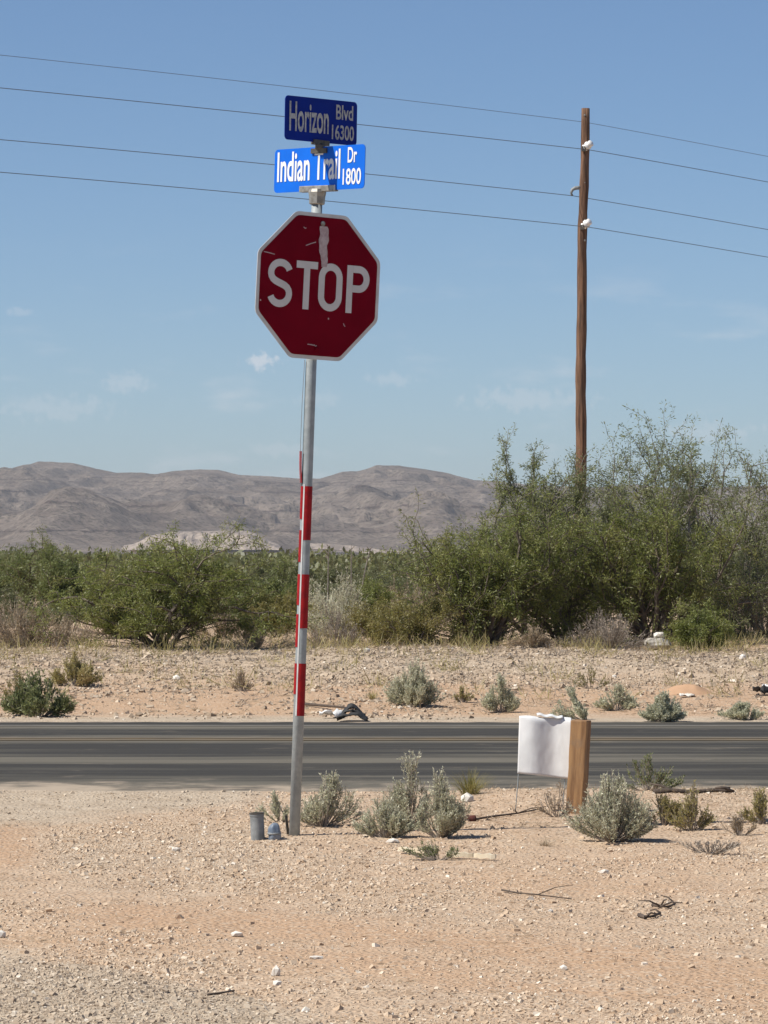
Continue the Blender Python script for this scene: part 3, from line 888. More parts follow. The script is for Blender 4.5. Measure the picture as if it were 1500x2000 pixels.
# --- left side
mesquite('wide domed mesquite on the left bank with a dark forked trunk', 320, 45.2, 390, 1044, m='mesquite_leaf', seed=121, stems=9, spread=1.25, leaves=15, r0=0.036, up=0.10, klo=0.30, leaf=(0.040, 0.010), depth=0.65, skirt=50)
mesquite('green mesquite cut by the left edge of the view', 15, 72, 250, 1056, m='mesquite_leaf_dark', seed=22, stems=7, spread=1.2, leaves=10, leaf=(0.05, 0.014), skirt=60)
mesquite('green bush between the left-edge mesquite and the domed one', 140, 66, 130, 1078, m='mesquite_leaf_dark', seed=23, stems=7, spread=1.2, leaves=10, leaf=(0.05, 0.014), skirt=60)
mesquite('green bush right of the domed mesquite, beside the sign post', 525, 56, 150, 1105, m='mesquite_leaf_dark', seed=24, stems=7, spread=1.2, leaves=10, leaf=(0.05, 0.013), skirt=60)
mesquite('small olive bush low between the domed mesquite and the sign post', 540, 49, 110, 1160, m='olive_leaf', seed=25, stems=6, spread=1.1, kids=(5, 4, 3), leaves=9, r0=0.012, skirt=20)
# --- dry and grey brush along the crest of the bank
shrub('pale dry brush at the left edge on top of the bank', 40, 0, 210, 1155, D=46.0, m='dry_leaf', seed=31, n=150, leaves=22, leaf=(0.03, 0.007), name='dry_brush', cat='dry shrub')
shrub('grey-brown brush under the left end of the domed mesquite', 130, 0, 110, 1190, D=46.3, m='dry_leaf', seed=32, n=80, leaves=14, leaf=(0.03, 0.006), name='dry_brush', cat='dry shrub')
shrub('tangled brown brush between domed mesquite trunk and sign post', 500, 0, 170, 1195, D=45.3, m='dry_leaf', seed=33, n=100, leaves=10, leaf=(0.03, 0.006), name='dry_brush', cat='dry shrub')
shrub('pale grey brush just right of the sign post, below the yucca stalks', 668, 0, 150, 1108, D=52.0, m='sage_leaf', seed=34, n=150, leaves=26, leaf=(0.035, 0.009), name='grey_brush', cat='shrub')
shrub('dead grey brush on the bank right of the post', 650, 0, 110, 1180, D=46.0, m='grey_twig', seed=35, n=90, leaves=14, leaf=(0.03, 0.006), name='dry_brush', cat='dry shrub')
mesquite('small green bush amid the grey brush below the yucca stalks', 718, 52.5, 80, 1136, m='mesquite_leaf', seed=36, stems=6, spread=1.0, kids=(5, 4, 3), leaves=12, r0=0.012)
mesquite('olive bush on the bank between post and leaning mesquite', 745, 47.0, 130, 1165, m='olive_leaf', seed=37, stems=6, spread=1.0, kids=(5, 4, 3), leaves=9, r0=0.012)
shrub('pinkish-brown dry brush left of the leaning mesquite', 830, 0, 220, 1108, D=57.0, m='dry_leaf', seed=38, n=170, leaves=20, leaf=(0.035, 0.008), name='dry_brush', cat='dry shrub')
shrub('dead grey brush among rocks below the broad mesquite', 1190, 0, 190, 1185, D=45.4, m='grey_twig', seed=39, n=150, leaves=12, leaf=(0.03, 0.005), name='dry_brush', cat='dry shrub')
shrub('rusty brown clump at the foot of the leaning mesquite', 1040, 0, 90, 1222, D=45.0, m='dry_leaf', seed=40, n=80, leaves=18, leaf=(0.03, 0.007), name='dry_brush', cat='dry shrub')
shrub('grey thicket of dead brush below the half-bare mesquite', 1465, 0, 230, 1100, D=50.0, m='grey_twig', seed=41, n=170, leaves=14, leaf=(0.035, 0.006), name='dry_brush', cat='dry shrub')

shrub('straw-coloured brush in the gap left of the domed mesquite', 215, 0, 130, 1165, D=52.0, m='dry_leaf', seed=42, n=90, leaves=16, leaf=(0.035, 0.007), name='dry_brush', cat='dry shrub')
shrub('low tan brush behind the trunk of the domed mesquite', 430, 0, 150, 1180, D=50.0, m='dry_leaf', seed=43, n=100, leaves=18, leaf=(0.035, 0.008), name='dry_brush', cat='dry shrub')
shrub('grey-green brush between the sign post and the pale grey brush', 605, 0, 110, 1130, D=54.0, m='sage_leaf', seed=44, n=90, leaves=22, leaf=(0.035, 0.009), name='grey_brush', cat='shrub')
shrub('tan dry brush right of the small green bush, below the yucca stalks', 775, 0, 130, 1125, D=54.0, m='dry_leaf', seed=45, n=110, leaves=18, leaf=(0.035, 0.008), name='dry_brush', cat='dry shrub')
# --- yuccas with tall dry flower stalks
def yucca(label, px, base, top, lean_px, D, seed):
    x = X(px, D); z = g(x, D)
    t = thing('yucca', label, 'yucca', (x, D, z))
    rng = np.random.default_rng(seed)
    Q = []
    for i in range(60):
        a = rng.uniform(0, 2 * math.pi); e = rng.uniform(0.15, 1.3)
        d = np.array([math.cos(a) * math.cos(e), math.sin(a) * math.cos(e), math.sin(e)])
        Q.append((np.array([0, 0, 0.12]), d))
    V = leaf_quads(np.array([q[0] for q in Q]), np.array([q[1] for q in Q]), 0.45, 0.03, rng)
    V[:, :, 2] = np.maximum(V[:, :, 2], 0.02)
    link('leaves', quads_mesh('leaves', V, rng.random(60)), MATS['sage_leaf'], t)
    bm = bmesh.new()
    h = Z(top, D) - z; lx = lean_px / F * D
    tube(bm, [(lx * s * s, 0, h * s) for s in (0.0, 0.3, 0.6, 0.85, 1.0)], [0.010, 0.009, 0.008, 0.008, 0.004], 6)
    for k in range(6):
        s = rng.uniform(0.80, 0.99); a = rng.uniform(0, 6.28)
        p = Vector((lx * s * s, 0, h * s)); q = p + Vector((math.cos(a) * 0.05, math.sin(a) * 0.05, 0.05))
        tube(bm, [p, q], [0.004, 0.006], 4)
    bm_obj('flower_stalk', bm, MATS['bark_grey'], t)
yucca('yucca with the upright pale stalk nearest the sign post', 640, 1200, 1066, 2, 58, 1)
yucca('yucca with an upright stalk behind the grey brush', 686, 1200, 1066, 0, 60, 2)
yucca('yucca with the stalk leaning right above the grey brush', 702, 1200, 1070, 22, 59, 3)

# --- verge plants on the far side of the road
VG = 'sagebrush along the far verge'
shrub('large pale sagebrush on the far verge right of the sign post', 806, 1380, 100, 1285, seed=51, group=VG, n=150, leaves=34, leaf=(0.026, 0.008))
shrub('tall narrow sagebrush on the far verge, second to the right of the post', 978, 1392, 56, 1318, seed=52, group=VG, n=90, leaves=34, leaf=(0.024, 0.008))
shrub('thin sagebrush leaning left just above the wooden post', 1140, 1406, 52, 1338, seed=53, group=VG, n=50, leaves=34, leaf=(0.024, 0.008), lean=(-0.45, 0))
shrub('small sagebrush on the far verge between the wooden post and the round one', 1206, 1388, 66, 1334, seed=54, group=VG, n=70, leaves=30, leaf=(0.024, 0.008))
shrub('round grey sagebrush at the far road edge below the reddish dirt mound', 1297, 1410, 74, 1350, seed=55, group=VG, n=130, leaves=34, leaf=(0.024, 0.008))
shrub('low flattened sagebrush at the far road edge near the right side', 1458, 1406, 70, 1372, seed=56, group=VG, n=70, leaves=30, leaf=(0.024, 0.008), lean=(-0.3, 0))
shrub('lush green plant at the left edge of the far road side', 78, 1400, 130, 1308, m='green_weed', seed=57, n=110, leaves=30, leaf=(0.035, 0.012), name='green_weed', cat='weed')
shrub('yellow-green bushy plant behind the lush one on the far verge', 146, 1340, 90, 1268, m='yellow_grass', seed=58, n=110, leaves=30, leaf=(0.03, 0.008), name='yellow_weed', cat='weed')
shrub('small dry twiggy plant on the bank left of the sign post', 474, 1350, 46, 1308, m='dry_leaf', seed=59, n=36, leaves=16, leaf=(0.02, 0.006), name='dry_weed', cat='weed')
shrub('thin bare weed with dark stems above the lush plant', 32, 1370, 40, 1285, m='olive_leaf', stem='grey_twig', seed=60, n=14, leaves=18, leaf=(0.03, 0.008), name='bare_weed', cat='weed')
shrub('thin yellowish weed with curling stems on the bank above the small sagebrush', 1155, 1345, 70, 1288, m='olive_leaf', seed=61, n=16, leaves=14, leaf=(0.026, 0.007), name='bare_weed', cat='weed')
tuft('small pale tuft left of the large far sagebrush', 728, 1366, 44, 1340, seed=62, n=70, m='yellow_grass')
shrub('tiny yellowish weed between the two tall far sagebrushes', 904, 1372, 32, 1340, m='yellow_grass', seed=63, n=30, leaves=14, leaf=(0.02, 0.007), name='yellow_weed', cat='weed')
tuft('flat dry tuft in the middle of the left far verge', 385, 1388, 44, 1374, seed=64, n=60, m='dry_leaf')

# --- near side plants
NG = 'sagebrush on the near verge'
shrub('grey sagebrush directly behind the base of the sign post', 634, 1614, 118, 1505, seed=71, group=NG, n=70, leaves=36, leaf=(0.015, 0.005), lean=(0.12, 0))
shrub('thin sparse sagebrush sprig left of the sign post base', 545, 1606, 60, 1545, seed=72, group=NG, n=22, leaves=34, leaf=(0.015, 0.005), lean=(-0.2, 0))
shrub('low sagebrush with brown lower twigs right of the sign post', 752, 1636, 104, 1552, seed=73, group=NG, n=95, leaves=36, leaf=(0.015, 0.005))
shrub('tall pointed sagebrush in the middle of the near clump', 800, 1608, 86, 1470, seed=74, group=NG, n=80, leaves=38, leaf=(0.015, 0.005), flat=0.9)
shrub('dense upright sagebrush at the right of the near clump', 860, 1636, 88, 1506, seed=75, group=NG, n=120, leaves=38, leaf=(0.015, 0.005), flat=0.6)
shrub('big round sagebrush at the foot of the wooden post', 1196, 1644, 144, 1494, seed=76, group=NG, n=210, leaves=40, leaf=(0.016, 0.0055), flat=0.7)
tuft('brownish grass behind the near sagebrush clump', 918, 1552, 110, 1492, seed=77, n=260, m='olive_leaf', bw=0.004)
shrub('green feathery weed at the road edge behind the big round sagebrush', 1268, 1545, 130, 1474, m='green_weed', seed=78, n=36, leaves=22, leaf=(0.018, 0.005), name='green_weed', cat='weed')
shrub('yellow-green weed clump right of the big round sagebrush', 1295, 1612, 110, 1545, m='yellow_grass', seed=79, n=70, leaves=20, leaf=(0.016, 0.005), name='yellow_weed', cat='weed')
shrub('upright yellow-green weed beside the yellow-green clump', 1352, 1622, 70, 1530, m='yellow_grass', seed=80, n=45, leaves=20, leaf=(0.016, 0.005), name='yellow_weed', cat='weed')
shrub('yellow-green weed cut by the right edge of the near verge', 1492, 1610, 80, 1540, m='yellow_grass', seed=81, n=50, leaves=20, leaf=(0.016, 0.005), name='yellow_weed', cat='weed')
shrub('spindly dry weed in front of the wooden post', 1088, 1596, 60, 1520, m='dry_leaf', seed=82, n=24, leaves=12, leaf=(0.014, 0.004), name='dry_weed', cat='weed')
shrub('small green sprig lying over the pale wood strip', 855, 1680, 110, 1640, m='green_weed', seed=83, n=30, leaves=18, leaf=(0.014, 0.004), name='green_weed', cat='weed', lean=(-0.3, 0))
tuft('small dry tuft on the gravel left of the big round sagebrush', 1065, 1652, 50, 1630, seed=84, n=60, m='dry_leaf', bw=0.004)
shrub('grey dry twiggy plant flat on the gravel near the right edge', 1385, 1668, 110, 1640, m='grey_twig', seed=85, n=40, leaves=8, leaf=(0.012, 0.004), name='dry_weed', cat='weed')
shrub('pale dry weed beside the gravel near the right edge, behind the flat one', 1445, 1632, 60, 1590, m='dry_leaf', seed=86, n=30, leaves=12, leaf=(0.014, 0.004), name='dry_weed', cat='weed')

# --- distant scrub: single bushes in the middle distance, then the mass
def mid_bushes():
    protos = [mesquite_meshes(90 + i, 2.6, 1.25, stems=6, spread=1.2, kids=(5, 4, 4), leaves=9, leaf=(0.07, 0.022), r0=0.03) for i in range(3)]
    rng = np.random.default_rng(7)
    spots = [(-20, 60), (95, 58), (255, 58), (400, 60), (460, 66), (590, 68), (870, 66), (330, 70), (600, 80), (640, 92), (690, 86), (740, 95), (790, 84), (570, 100), (660, 110), (720, 120), (840, 96), (880, 82), (480, 90), (420, 84), (330, 88), (260, 80), (110, 90), (40, 100), (-60, 84),
             (300, 110), (150, 115), (520, 118), (940, 100), (1010, 90), (1420, 84), (1560, 90)]
    for i, (px, D) in enumerate(spots):
        b, f = protos[i % 3]
        x = X(px, D); z = g(x, D)
        t = thing('scrub_bush', 'dark green scrub bush out on the plain behind the bank', 'bush', (x, D, z - 0.03), 'scrub bushes on the plain')
        s = rng.uniform(0.7, 1.0)
        if D < 76:
            s *= 0.72
        t.scale = (s, s, s * rng.uniform(0.58, 0.80)); t.rotation_euler = (0, 0, rng.uniform(0, 6.28))
        link('branches', b, MATS['bark_dark'], t); link('foliage', f, MATS['far_scrub_leaf'], t)
mid_bushes()
def far_scrub():
    rng = np.random.default_rng(99)
    n = 2600
    D = 118 * (2300 / 118.0) ** rng.random(n)
    x = rng.uniform(-0.14, 0.14, n) * D
    w = rng.uniform(1.2, 2.8, n); h = rng.uniform(0.7, 1.5, n)
    z = G(x, D)
    k = 46
    idx = np.repeat(np.arange(n), k)
    m = len(idx)
    d = unit(rng.normal(size=(m, 3))); rr = rng.random((m, 1)) ** 0.4
    off = d * rr * np.stack([w, w, h], -1)[idx] * 0.5
    pos = np.stack([x, D, z + h * 0.45], -1)[idx] + off
    sz = (0.10 + 0.00022 * D)[idx] * rng.uniform(0.7, 1.4, m)
    V = leaf_quads(pos, rng.normal(size=(m, 3)) + np.array([0, 0, 0.5]), sz * 1.7, sz, rng)
    V[:, :, 2] = np.maximum(V[:, :, 2], (z[idx] + 0.02)[:, None])
    o = link('far_scrub', quads_mesh('far_scrub', V, np.clip(rng.random(n)[idx] * 0.7 + rng.random(m) * 0.3, 0, 1)), MATS['far_scrub_leaf'])
    o['kind'] = 'stuff'
    tag(o, 'dark green scrub covering the plain below the hills', 'scrub')
far_scrub()

# ------------------------------------------------------------------ gravel
CUBE = np.array([(-1, -1, -1), (1, -1, -1), (1, 1, -1), (-1, 1, -1), (-1, -1, 1), (1, -1, 1), (1, 1, 1), (-1, 1, 1)], float) * 0.5
CF = np.array([(0, 3, 2, 1), (4, 5, 6, 7), (0, 1, 5, 4), (1, 2, 6, 5), (2, 3, 7, 6), (3, 0, 4, 7)])
def pebbles(name, label, x, y, size, tint, m, rng, sink=0.0):
    n = len(x)
    V = np.broadcast_to(CUBE, (n, 8, 3)) + rng.uniform(-0.17, 0.17, (n, 8, 3))
    V = V * rng.uniform(0.75, 1.15, (n, 1, 3)) * np.array([1, 0.9, 0.72])
    q = unit(rng.normal(size=(n, 4)) * np.array([1.0, 0.35, 0.35, 1.0]))
    qw, qv = q[:, None, :1], np.broadcast_to(q[:, None, 1:], V.shape)
    tq = 2 * np.cross(qv, V)
    V = V + qw * tq + np.cross(qv, tq)
    Xr, Yr, Zr = V[:, :, 0], V[:, :, 1], V[:, :, 2]
    W = np.stack([Xr, Yr, Zr], -1) * size[:, None, None]
    z = G(x, y)
    W += np.stack([x, y, z + size * sink * 0.6], -1)[:, None, :]
    f = (np.arange(n)[:, None, None] * 8 + CF[None]).reshape(-1, 4)
    o = link(name, mesh_polys(name, W.reshape(-1, 3), f, 4, np.repeat(tint, 6)), MATS[m])
    o['kind'] = 'stuff'
    tag(o, label, 'gravel')
    return o
def scatter():
    rng = np.random.default_rng(5)
    def strew(n, y0, y1, marg, dens):
        y = y0 * (y1 / y0) ** rng.random(n * 4)
        x = rng.uniform(-1, 1, n * 4) * (y * 0.0985 + marg)
        keep = rng.random(n * 4) < dens(x, y)
        return x[keep][:n], y[keep][:n]
    def pxpy(x, y):
        return x / y * F + 750, HOR + CAMZ / y * F
    def d_near(x, y):
        zg, za, zt, zp = zones(x, y)
        d = 0.34 + 0.55 * fbm(x * 2.2, y * 1.6, 4, 501) + 0.5 * zp + 0.45 * zg
        d = d * (1 - 0.9 * zt) * (1 - 0.55 * za)
        return np.clip(d, 0.03, 1)
    x, y = strew(120000, 11.3, 23.5, 1.0, d_near)
    s = np.exp(rng.normal(math.log(0.0052), 0.55, len(x))); s = np.clip(s, 0.0028, 0.024)
    px, py = pxpy(x, y)
    t = np.clip(rng.beta(2.2, 2.0, len(x)), 0, 1)
    t = np.where((rng.random(len(x)) < 0.025), 0.99, t)
    zg, za, zt, zp = zones(x, y)
    grey = (zg > 0.5) | (za > 0.45)
    pebbles('gravel', 'tan and cream gravel strewn over the near ground', x[~grey], y[~grey], s[~grey], t[~grey], 'near_pebbles', rng)
    pebbles('gravel', 'grey gravel in the bottom left corner and along the near road edge', x[grey], y[grey], s[grey], t[grey], 'grey_pebbles', rng)
    x, y = strew(22000, 33.0, 47.0, 1.5, lambda x, y: np.clip(0.15 + 0.6 * fbm(x * 0.9, y * 0.5, 4, 517) + 0.8 * sstep(36.5, 41.5, y + 2 * fbm(x * 0.5, y * 0.5, 3, 511)) * (1 - 0.75 * sstep(45, 46, y)), 0, 1))
    s = np.clip(np.exp(rng.normal(math.log(0.019), 0.45, len(x))), 0.008, 0.06)
    t = np.clip(rng.beta(2.0, 2.0, len(x)), 0, 1); t = np.where(rng.random(len(x)) < 0.012, 0.99, t)
    pebbles('gravel', 'coarse grey-tan gravel covering the far bank', x, y, s, t, 'bank_pebbles', rng, 0.0)
scatter()

def litter():
    rng = np.random.default_rng(321)
    for lab, y0, y1, n, ln, wd, m, dens in (
            ('straw and broken dry stems strewn over the near gravel', 12.0, 23.4, 1500, 0.045, 0.0022, 'dry_leaf', lambda x, y: np.clip(0.06 + 0.9 * sstep(19.5, 21.5, y) * sstep(-0.6, 0.2, x), 0, 1)),
            ('broken grey twigs and dead stems scattered over the far bank', 36.0, 48.0, 1600, 0.09, 0.006, 'bark_grey', lambda x, y: np.clip(0.25 + 0.75 * sstep(40, 43.0, y), 0, 1)),
            ('straw-coloured dry grass clumps standing along the far bank', 37.0, 47.5, 230, 0.22, 0.006, 'yellow_grass', lambda x, y: np.clip(0.15 + 0.85 * sstep(42, 44.5, y), 0, 1)),
            ('dry grass and broken stems scattered over the far bank', 34.0, 49.0, 3200, 0.10, 0.005, 'dry_leaf', lambda x, y: np.clip(0.10 + 0.9 * sstep(42.5, 45.0, y), 0, 1))):
        y = rng.uniform(y0, y1, n * 4); x = rng.uniform(-1, 1, n * 4) * (y * 0.0985 + 1.0)
        k = rng.random(n * 4) < dens(x, y)
        x, y = x[k][:n], y[k][:n]
        n_ = len(x); c = 26 if ln > 0.2 else 9
        idx = np.repeat(np.arange(n_), c)
        up = rng.uniform(0.0, 1.1, n_)[idx] * ((rng.random(n_) < 0.5) | (ln > 0.2))[idx] + (1.2 if ln > 0.2 else 0)
        d = np.stack([rng.normal(size=n_ * c), rng.normal(size=n_ * c), np.abs(rng.normal(size=n_ * c)) * up * 1.2 + 0.03], -1)
        jx = rng.normal(size=(n_ * c, 2)) * ln * 0.45
        px_, py_ = x[idx] + jx[:, 0], y[idx] + jx[:, 1]
        P = np.stack([px_, py_, G(px_, py_) + 0.004], -1)
        V = leaf_quads(P, d, ln * rng.uniform(0.3, 1.2, n_ * c), wd * rng.uniform(0.7, 1.4, n_ * c), rng)
        o = link('dry_grass', quads_mesh('dry_grass', V, rng.random(n_ * c)), MATS[m])
        o['kind'] = 'stuff'
        tag(o, lab, 'dry grass')
litter()
def stone(label, px, py, wpx, hpx, m='stone_white', seed=0, name='stone', cat='stone', depth=0.8):
    x, D, z = hit(px, py)
    rng = np.random.default_rng(1000 + seed)
    bm = bmesh.new()
    bmesh.ops.create_icosphere(bm, subdivisions=2 if wpx > 40 else 1, radius=0.5)
    w = wpx / F * D; h = hpx / F * D
    for v in bm.verts:
        n = (1 + 0.20 * rng.uniform(-1, 1)) * (1 + 0.26 * float(fbm(np.array([v.co.x * 2.3 + seed]), np.array([v.co.y * 2.3 + v.co.z * 1.9]), 3, 600 + seed)[0]))
        v.co = Vector((v.co.x * n * w * 1.05, v.co.y * n * w * depth, max(-0.32, v.co.z * n) * h * 1.22 + h * 0.34))
    o = bm_obj(name, bm, MATS[m], None, False, (x, D, z))
    o.rotation_euler = (0, 0, rng.uniform(-0.5, 0.5))
    return tag(o, label, cat)
stone('pale angular stone standing near the bottom, left of centre', 540, 1906, 20, 22, seed=1)
stone('round white stone just below the pale angular one', 541, 1924, 17, 12, seed=2)
stone('white stone at the left edge of the gravel', 4, 1832, 22, 18, seed=3)
stone('flat cream stone on the reddish strip, left of centre', 461, 1829, 26, 12, seed=4)
stone('thin flat white chip on the bare ground right of the flat cream stone', 617, 1873, 28, 8, seed=5)
stone('small white stone lower right of centre', 1100, 1893, 17, 9, seed=6)
stone('white stone behind the right end of the near sagebrush clump', 912, 1566, 28, 17, seed=7)
stone('flat white stone at the foot of the near sagebrush clump', 768, 1645, 26, 9, seed=8)
stone('white stone on the bank crest right of the sign post', 715, 1275, 15, 11, seed=9)
stone('white chip on the bank left of the sign post', 345, 1327, 18, 9, seed=10)
stone('big grey boulder on the bank crest below the broad mesquite', 1284, 1268, 58, 24, m='stone_grey', seed=11, name='boulder', cat='boulder')
stone('white stone on the bank crest near the right edge', 1450, 1288, 12, 12, seed=12)
stone('small yellowish stone on the far bank above the small sagebrush', 1200, 1324, 10, 8, seed=13)
stone('pale stone at the right near verge beyond the big sagebrush', 1180, 1705, 18, 9, seed=14)
stone('white stone on the bare gravel right of centre', 1075, 1782, 12, 7, seed=15)
stone('cream stone on the gravel at the far left of the near verge', 345, 1662, 20, 9, seed=16)
x, D, z = hit(1284, 1268)
def rag():
    bm = bmesh.new()
    bmesh.ops.create_icosphere(bm, subdivisions=2, radius=0.5)
    for v in bm.verts:
        n = 1 + 0.35 * float(fbm(np.array([v.co.x * 3 + 4]), np.array([v.co.z * 3 + v.co.y * 2]), 3, 677)[0])
        v.co = Vector((v.co.x * n * 0.14, v.co.y * n * 0.10, max(-0.25, v.co.z) * n * 0.085))
    o = bm_obj('stone', bm, MATS['stone_white'], None, False, (x + 0.02, D - 0.02, z + 0.155))
    tag(o, 'bright white stone lying on top of the grey boulder', 'stone')
rag()
# reddish dirt mound on the far verge
def mound():
    x, D, z = hit(1340, 1352)
    n = 26
    rows = []
    for j in range(n):
        for i in range(n):
            u = i / (n - 1) * 2 - 1; v = j / (n - 1) * 2 - 1
            r = math.hypot(u, v)
            xx = u * 0.28; yy = v * 0.3
            hgt = 0.085 * max(0, 1 - r * r) ** 1.4 * (1 + 0.3 * float(fbm(np.array([u * 3]), np.array([v * 3]), 3, 700)[0]))
            rows.append((xx, yy, hgt - 0.012 + g(x + xx, D + yy) - z))
    i = np.arange(n - 1)[:, None] * n + np.arange(n - 1)[None]
    f = np.stack([i, i + 1, i + n + 1, i + n], -1).reshape(-1, 4)
    o = link('dirt_mound', mesh_polys('dirt_mound', np.array(rows), f, 4, smooth=True), MATS['red_sand'], None, (x, D, z))
    tag(o, 'low reddish burrow mound of sand on the far verge', 'mound')
mound()

# ------------------------------------------------------------------ sticks and litter
def stick(label, pts, r, m='twig_dark', name='stick', cat='stick', forks=0, seed=0, lift=0.01):
    P = []
    x0, D0, z0 = hit(*pts[0])
    for px, py in pts:
        x, D, z = hit(px, py)
        P.append((x - x0, D - D0, z - z0 + lift))
    rng = np.random.default_rng(seed)
    bm = bmesh.new()
    n = len(P)
    tube(bm, P, [r * (1.1 - 0.5 * i / (n - 1)) for i in range(n)], 7)
    for k in range(forks):
        i = rng.integers(1, n)
        p = Vector(P[i]); q = p + Vector((rng.uniform(-0.12, 0.16), rng.uniform(-0.1, 0.1), rng.uniform(0.0, 0.05)))
        tube(bm, [p, (p + q) / 2 + Vector((0, 0, 0.01)), q], [r * 0.6, r * 0.5, r * 0.3], 5)
    o = bm_obj(name, bm, MATS[m], None, True, (x0, D0, z0))
    return tag(o, label, cat)
stick('long thin twig lying on bare gravel right of centre', [(980, 1742), (1010, 1748), (1050, 1752), (1085, 1756), (1116, 1760)], 0.004, seed=1, forks=1)
stick('short dark curved twig, the lower of the two on the right gravel', [(1248, 1792), (1260, 1796), (1275, 1794), (1289, 1788)], 0.008, seed=2, forks=2)
stick('short dark twig with side prongs, upper of the two on the right gravel', [(1274, 1772), (1290, 1775), (1304, 1776), (1318, 1770)], 0.007, seed=3, forks=4)
stick('slim dark twig at the bottom left below the standing stone', [(406, 1948), (430, 1945), (458, 1940)], 0.004, seed=4)
stick('dark dead branch lying along the near road edge behind the weeds', [(1278, 1550), (1310, 1548), (1350, 1551), (1390, 1547), (1432, 1549)], 0.016, seed=5, forks=3)
stick('dark root-like twig on the reddish soil beside the rusty can', [(925, 1604), (965, 1598), (1010, 1592), (1060, 1582)], 0.006, seed=6, forks=2)
stick('bare crooked branch lying under the domed mesquite', [(150, 1238), (190, 1246), (230, 1245), (290, 1243), (330, 1240)], 0.022, seed=7, forks=4, lift=0.06)
stick('thin dark stick pointing from the sign post to the rubber scrap', [(592, 1381), (625, 1384), (660, 1387), (690, 1391)], 0.014, seed=8, lift=0.03)
def wood_strip():
    x0, D0, z0 = hit(780, 1668)
    t = thing('wood_strip', 'pale splintered wood strip on the gravel below the sagebrush clump', 'wood strip', (x0, D0, z0))
    for a, b in (((780, 1667), (838, 1670)), ((872, 1676), (924, 1678)), ((926, 1679), (968, 1681))):
        xa, Da, za = hit(*a); xb, Db, zb = hit(*b)
        bm = bmesh.new()
        p = Vector((xa - x0, Da - D0, za - z0 + 0.02)); q = Vector((xb - x0, Db - D0, zb - z0 + 0.02))
        d = (q - p).normalized(); s = Vector((-d.y, d.x, 0)) * 0.017; u = Vector((0, 0, 0.010))
        prev = None
        for i in range(7):
            f = i / 6; c = p.lerp(q, f) + Vector((0, 0, 0.004 * math.sin(i * 2.1)))
            k = 1 - 0.5 * abs(2 * f - 1) ** 3
            ring = [bm.verts.new(c + s * k + u), bm.verts.new(c - s * k + u), bm.verts.new(c - s * k - u), bm.verts.new(c + s * k - u)]
            if prev:
                for j in range(4):
                    bm.faces.new((prev[j], prev[(j + 1) % 4], ring[(j + 1) % 4], ring[j]))
            else:
                bm.faces.new(ring)
            prev = ring
        bm.faces.new(prev[::-1])
        bm_obj('splinter', bm, MATS['pale_wood'], t)
wood_strip()
def rubber_scrap():
    x0, D0, z0 = hit(688, 1408)
    t = thing('rubber_scrap', 'crumpled black rubber scrap at the far road edge right of the post', 'tyre scrap', (x0, D0, z0))
    w = 60 / F * D0
    rng = np.random.default_rng(3)
    for k in range(3):
        n, m = 14, 6
        V = []
        for i in range(n):
            u = i / (n - 1) * 2 - 1
            for j in range(m):
                v = j / (m - 1) * 2 - 1
                yy = v * 0.05 + 0.05 * (k - 1)
                zz = (0.045 + 0.03 * k) * (1 - 0.7 * u * u) + 0.03 * float(fbm(np.array([u * 3 + k * 5]), np.array([v * 2.0]), 3, 800 + k)[0]) - 0.02 * v * v + 0.02
                V.append((u * w * 0.5 * (1 - 0.15 * k), yy, max(0.004, zz)))
        i = np.arange(n - 1)[:, None] * m + np.arange(m - 1)[None]
        f = np.stack([i, i + m, i + m + 1, i + 1], -1).reshape(-1, 4)
        o = link('tread_strip', mesh_polys('tread_strip', np.array(V), f, 4, smooth=True), MATS['black_rubber'], t)
        sm = o.modifiers.new('thick', 'SOLIDIFY'); sm.thickness = 0.012; sm.offset = 0
rubber_scrap()
def scrap(label, px, py, wpx, hpx, m, name, cat, seed):
    x, D, z = hit(px, py)
    w = wpx / F * D; h = hpx / F * D
    n, k = 10, 6
    V = []
    for i in range(n):
        u = i / (n - 1) * 2 - 1
        for j in range(k):
            v = j / (k - 1) * 2 - 1
            V.append((u * w / 2, v * w * 0.3 + 0.02 * u, 0.01 + h * (0.5 + 0.9 * float(fbm(np.array([u * 2 + seed]), np.array([v * 2]), 3, 820)[0]))))
    V = np.array(V); V[:, 2] = np.maximum(V[:, 2], 0.006)
    i = np.arange(n - 1)[:, None] * k + np.arange(k - 1)[None]
    f = np.stack([i, i + k, i + k + 1, i + 1], -1).reshape(-1, 4)
    o = link(name, mesh_polys(name, V, f, 4, smooth=True), MATS[m], None, (x, D, z))
    sm = o.modifiers.new('thick', 'SOLIDIFY'); sm.thickness = 0.003
    return tag(o, label, cat)
scrap('crumpled white paper scrap beside the black rubber scrap', 646, 1403, 44, 16, 'white_plastic', 'paper_scrap', 'litter', 1)
scrap('dark litter scrap at the right edge of the far verge', 1490, 1358, 40, 18, 'black_rubber', 'litter_scrap', 'litter', 2)
scrap('white litter scrap beside the dark one at the right edge of the far verge', 1493, 1349, 14, 12, 'white_plastic', 'paper_scrap', 'litter', 3)
scrap('pale paper scrap lying below the dirt mound on the far verge', 1342, 1362, 30, 6, 'stone_white', 'paper_scrap', 'litter', 4)
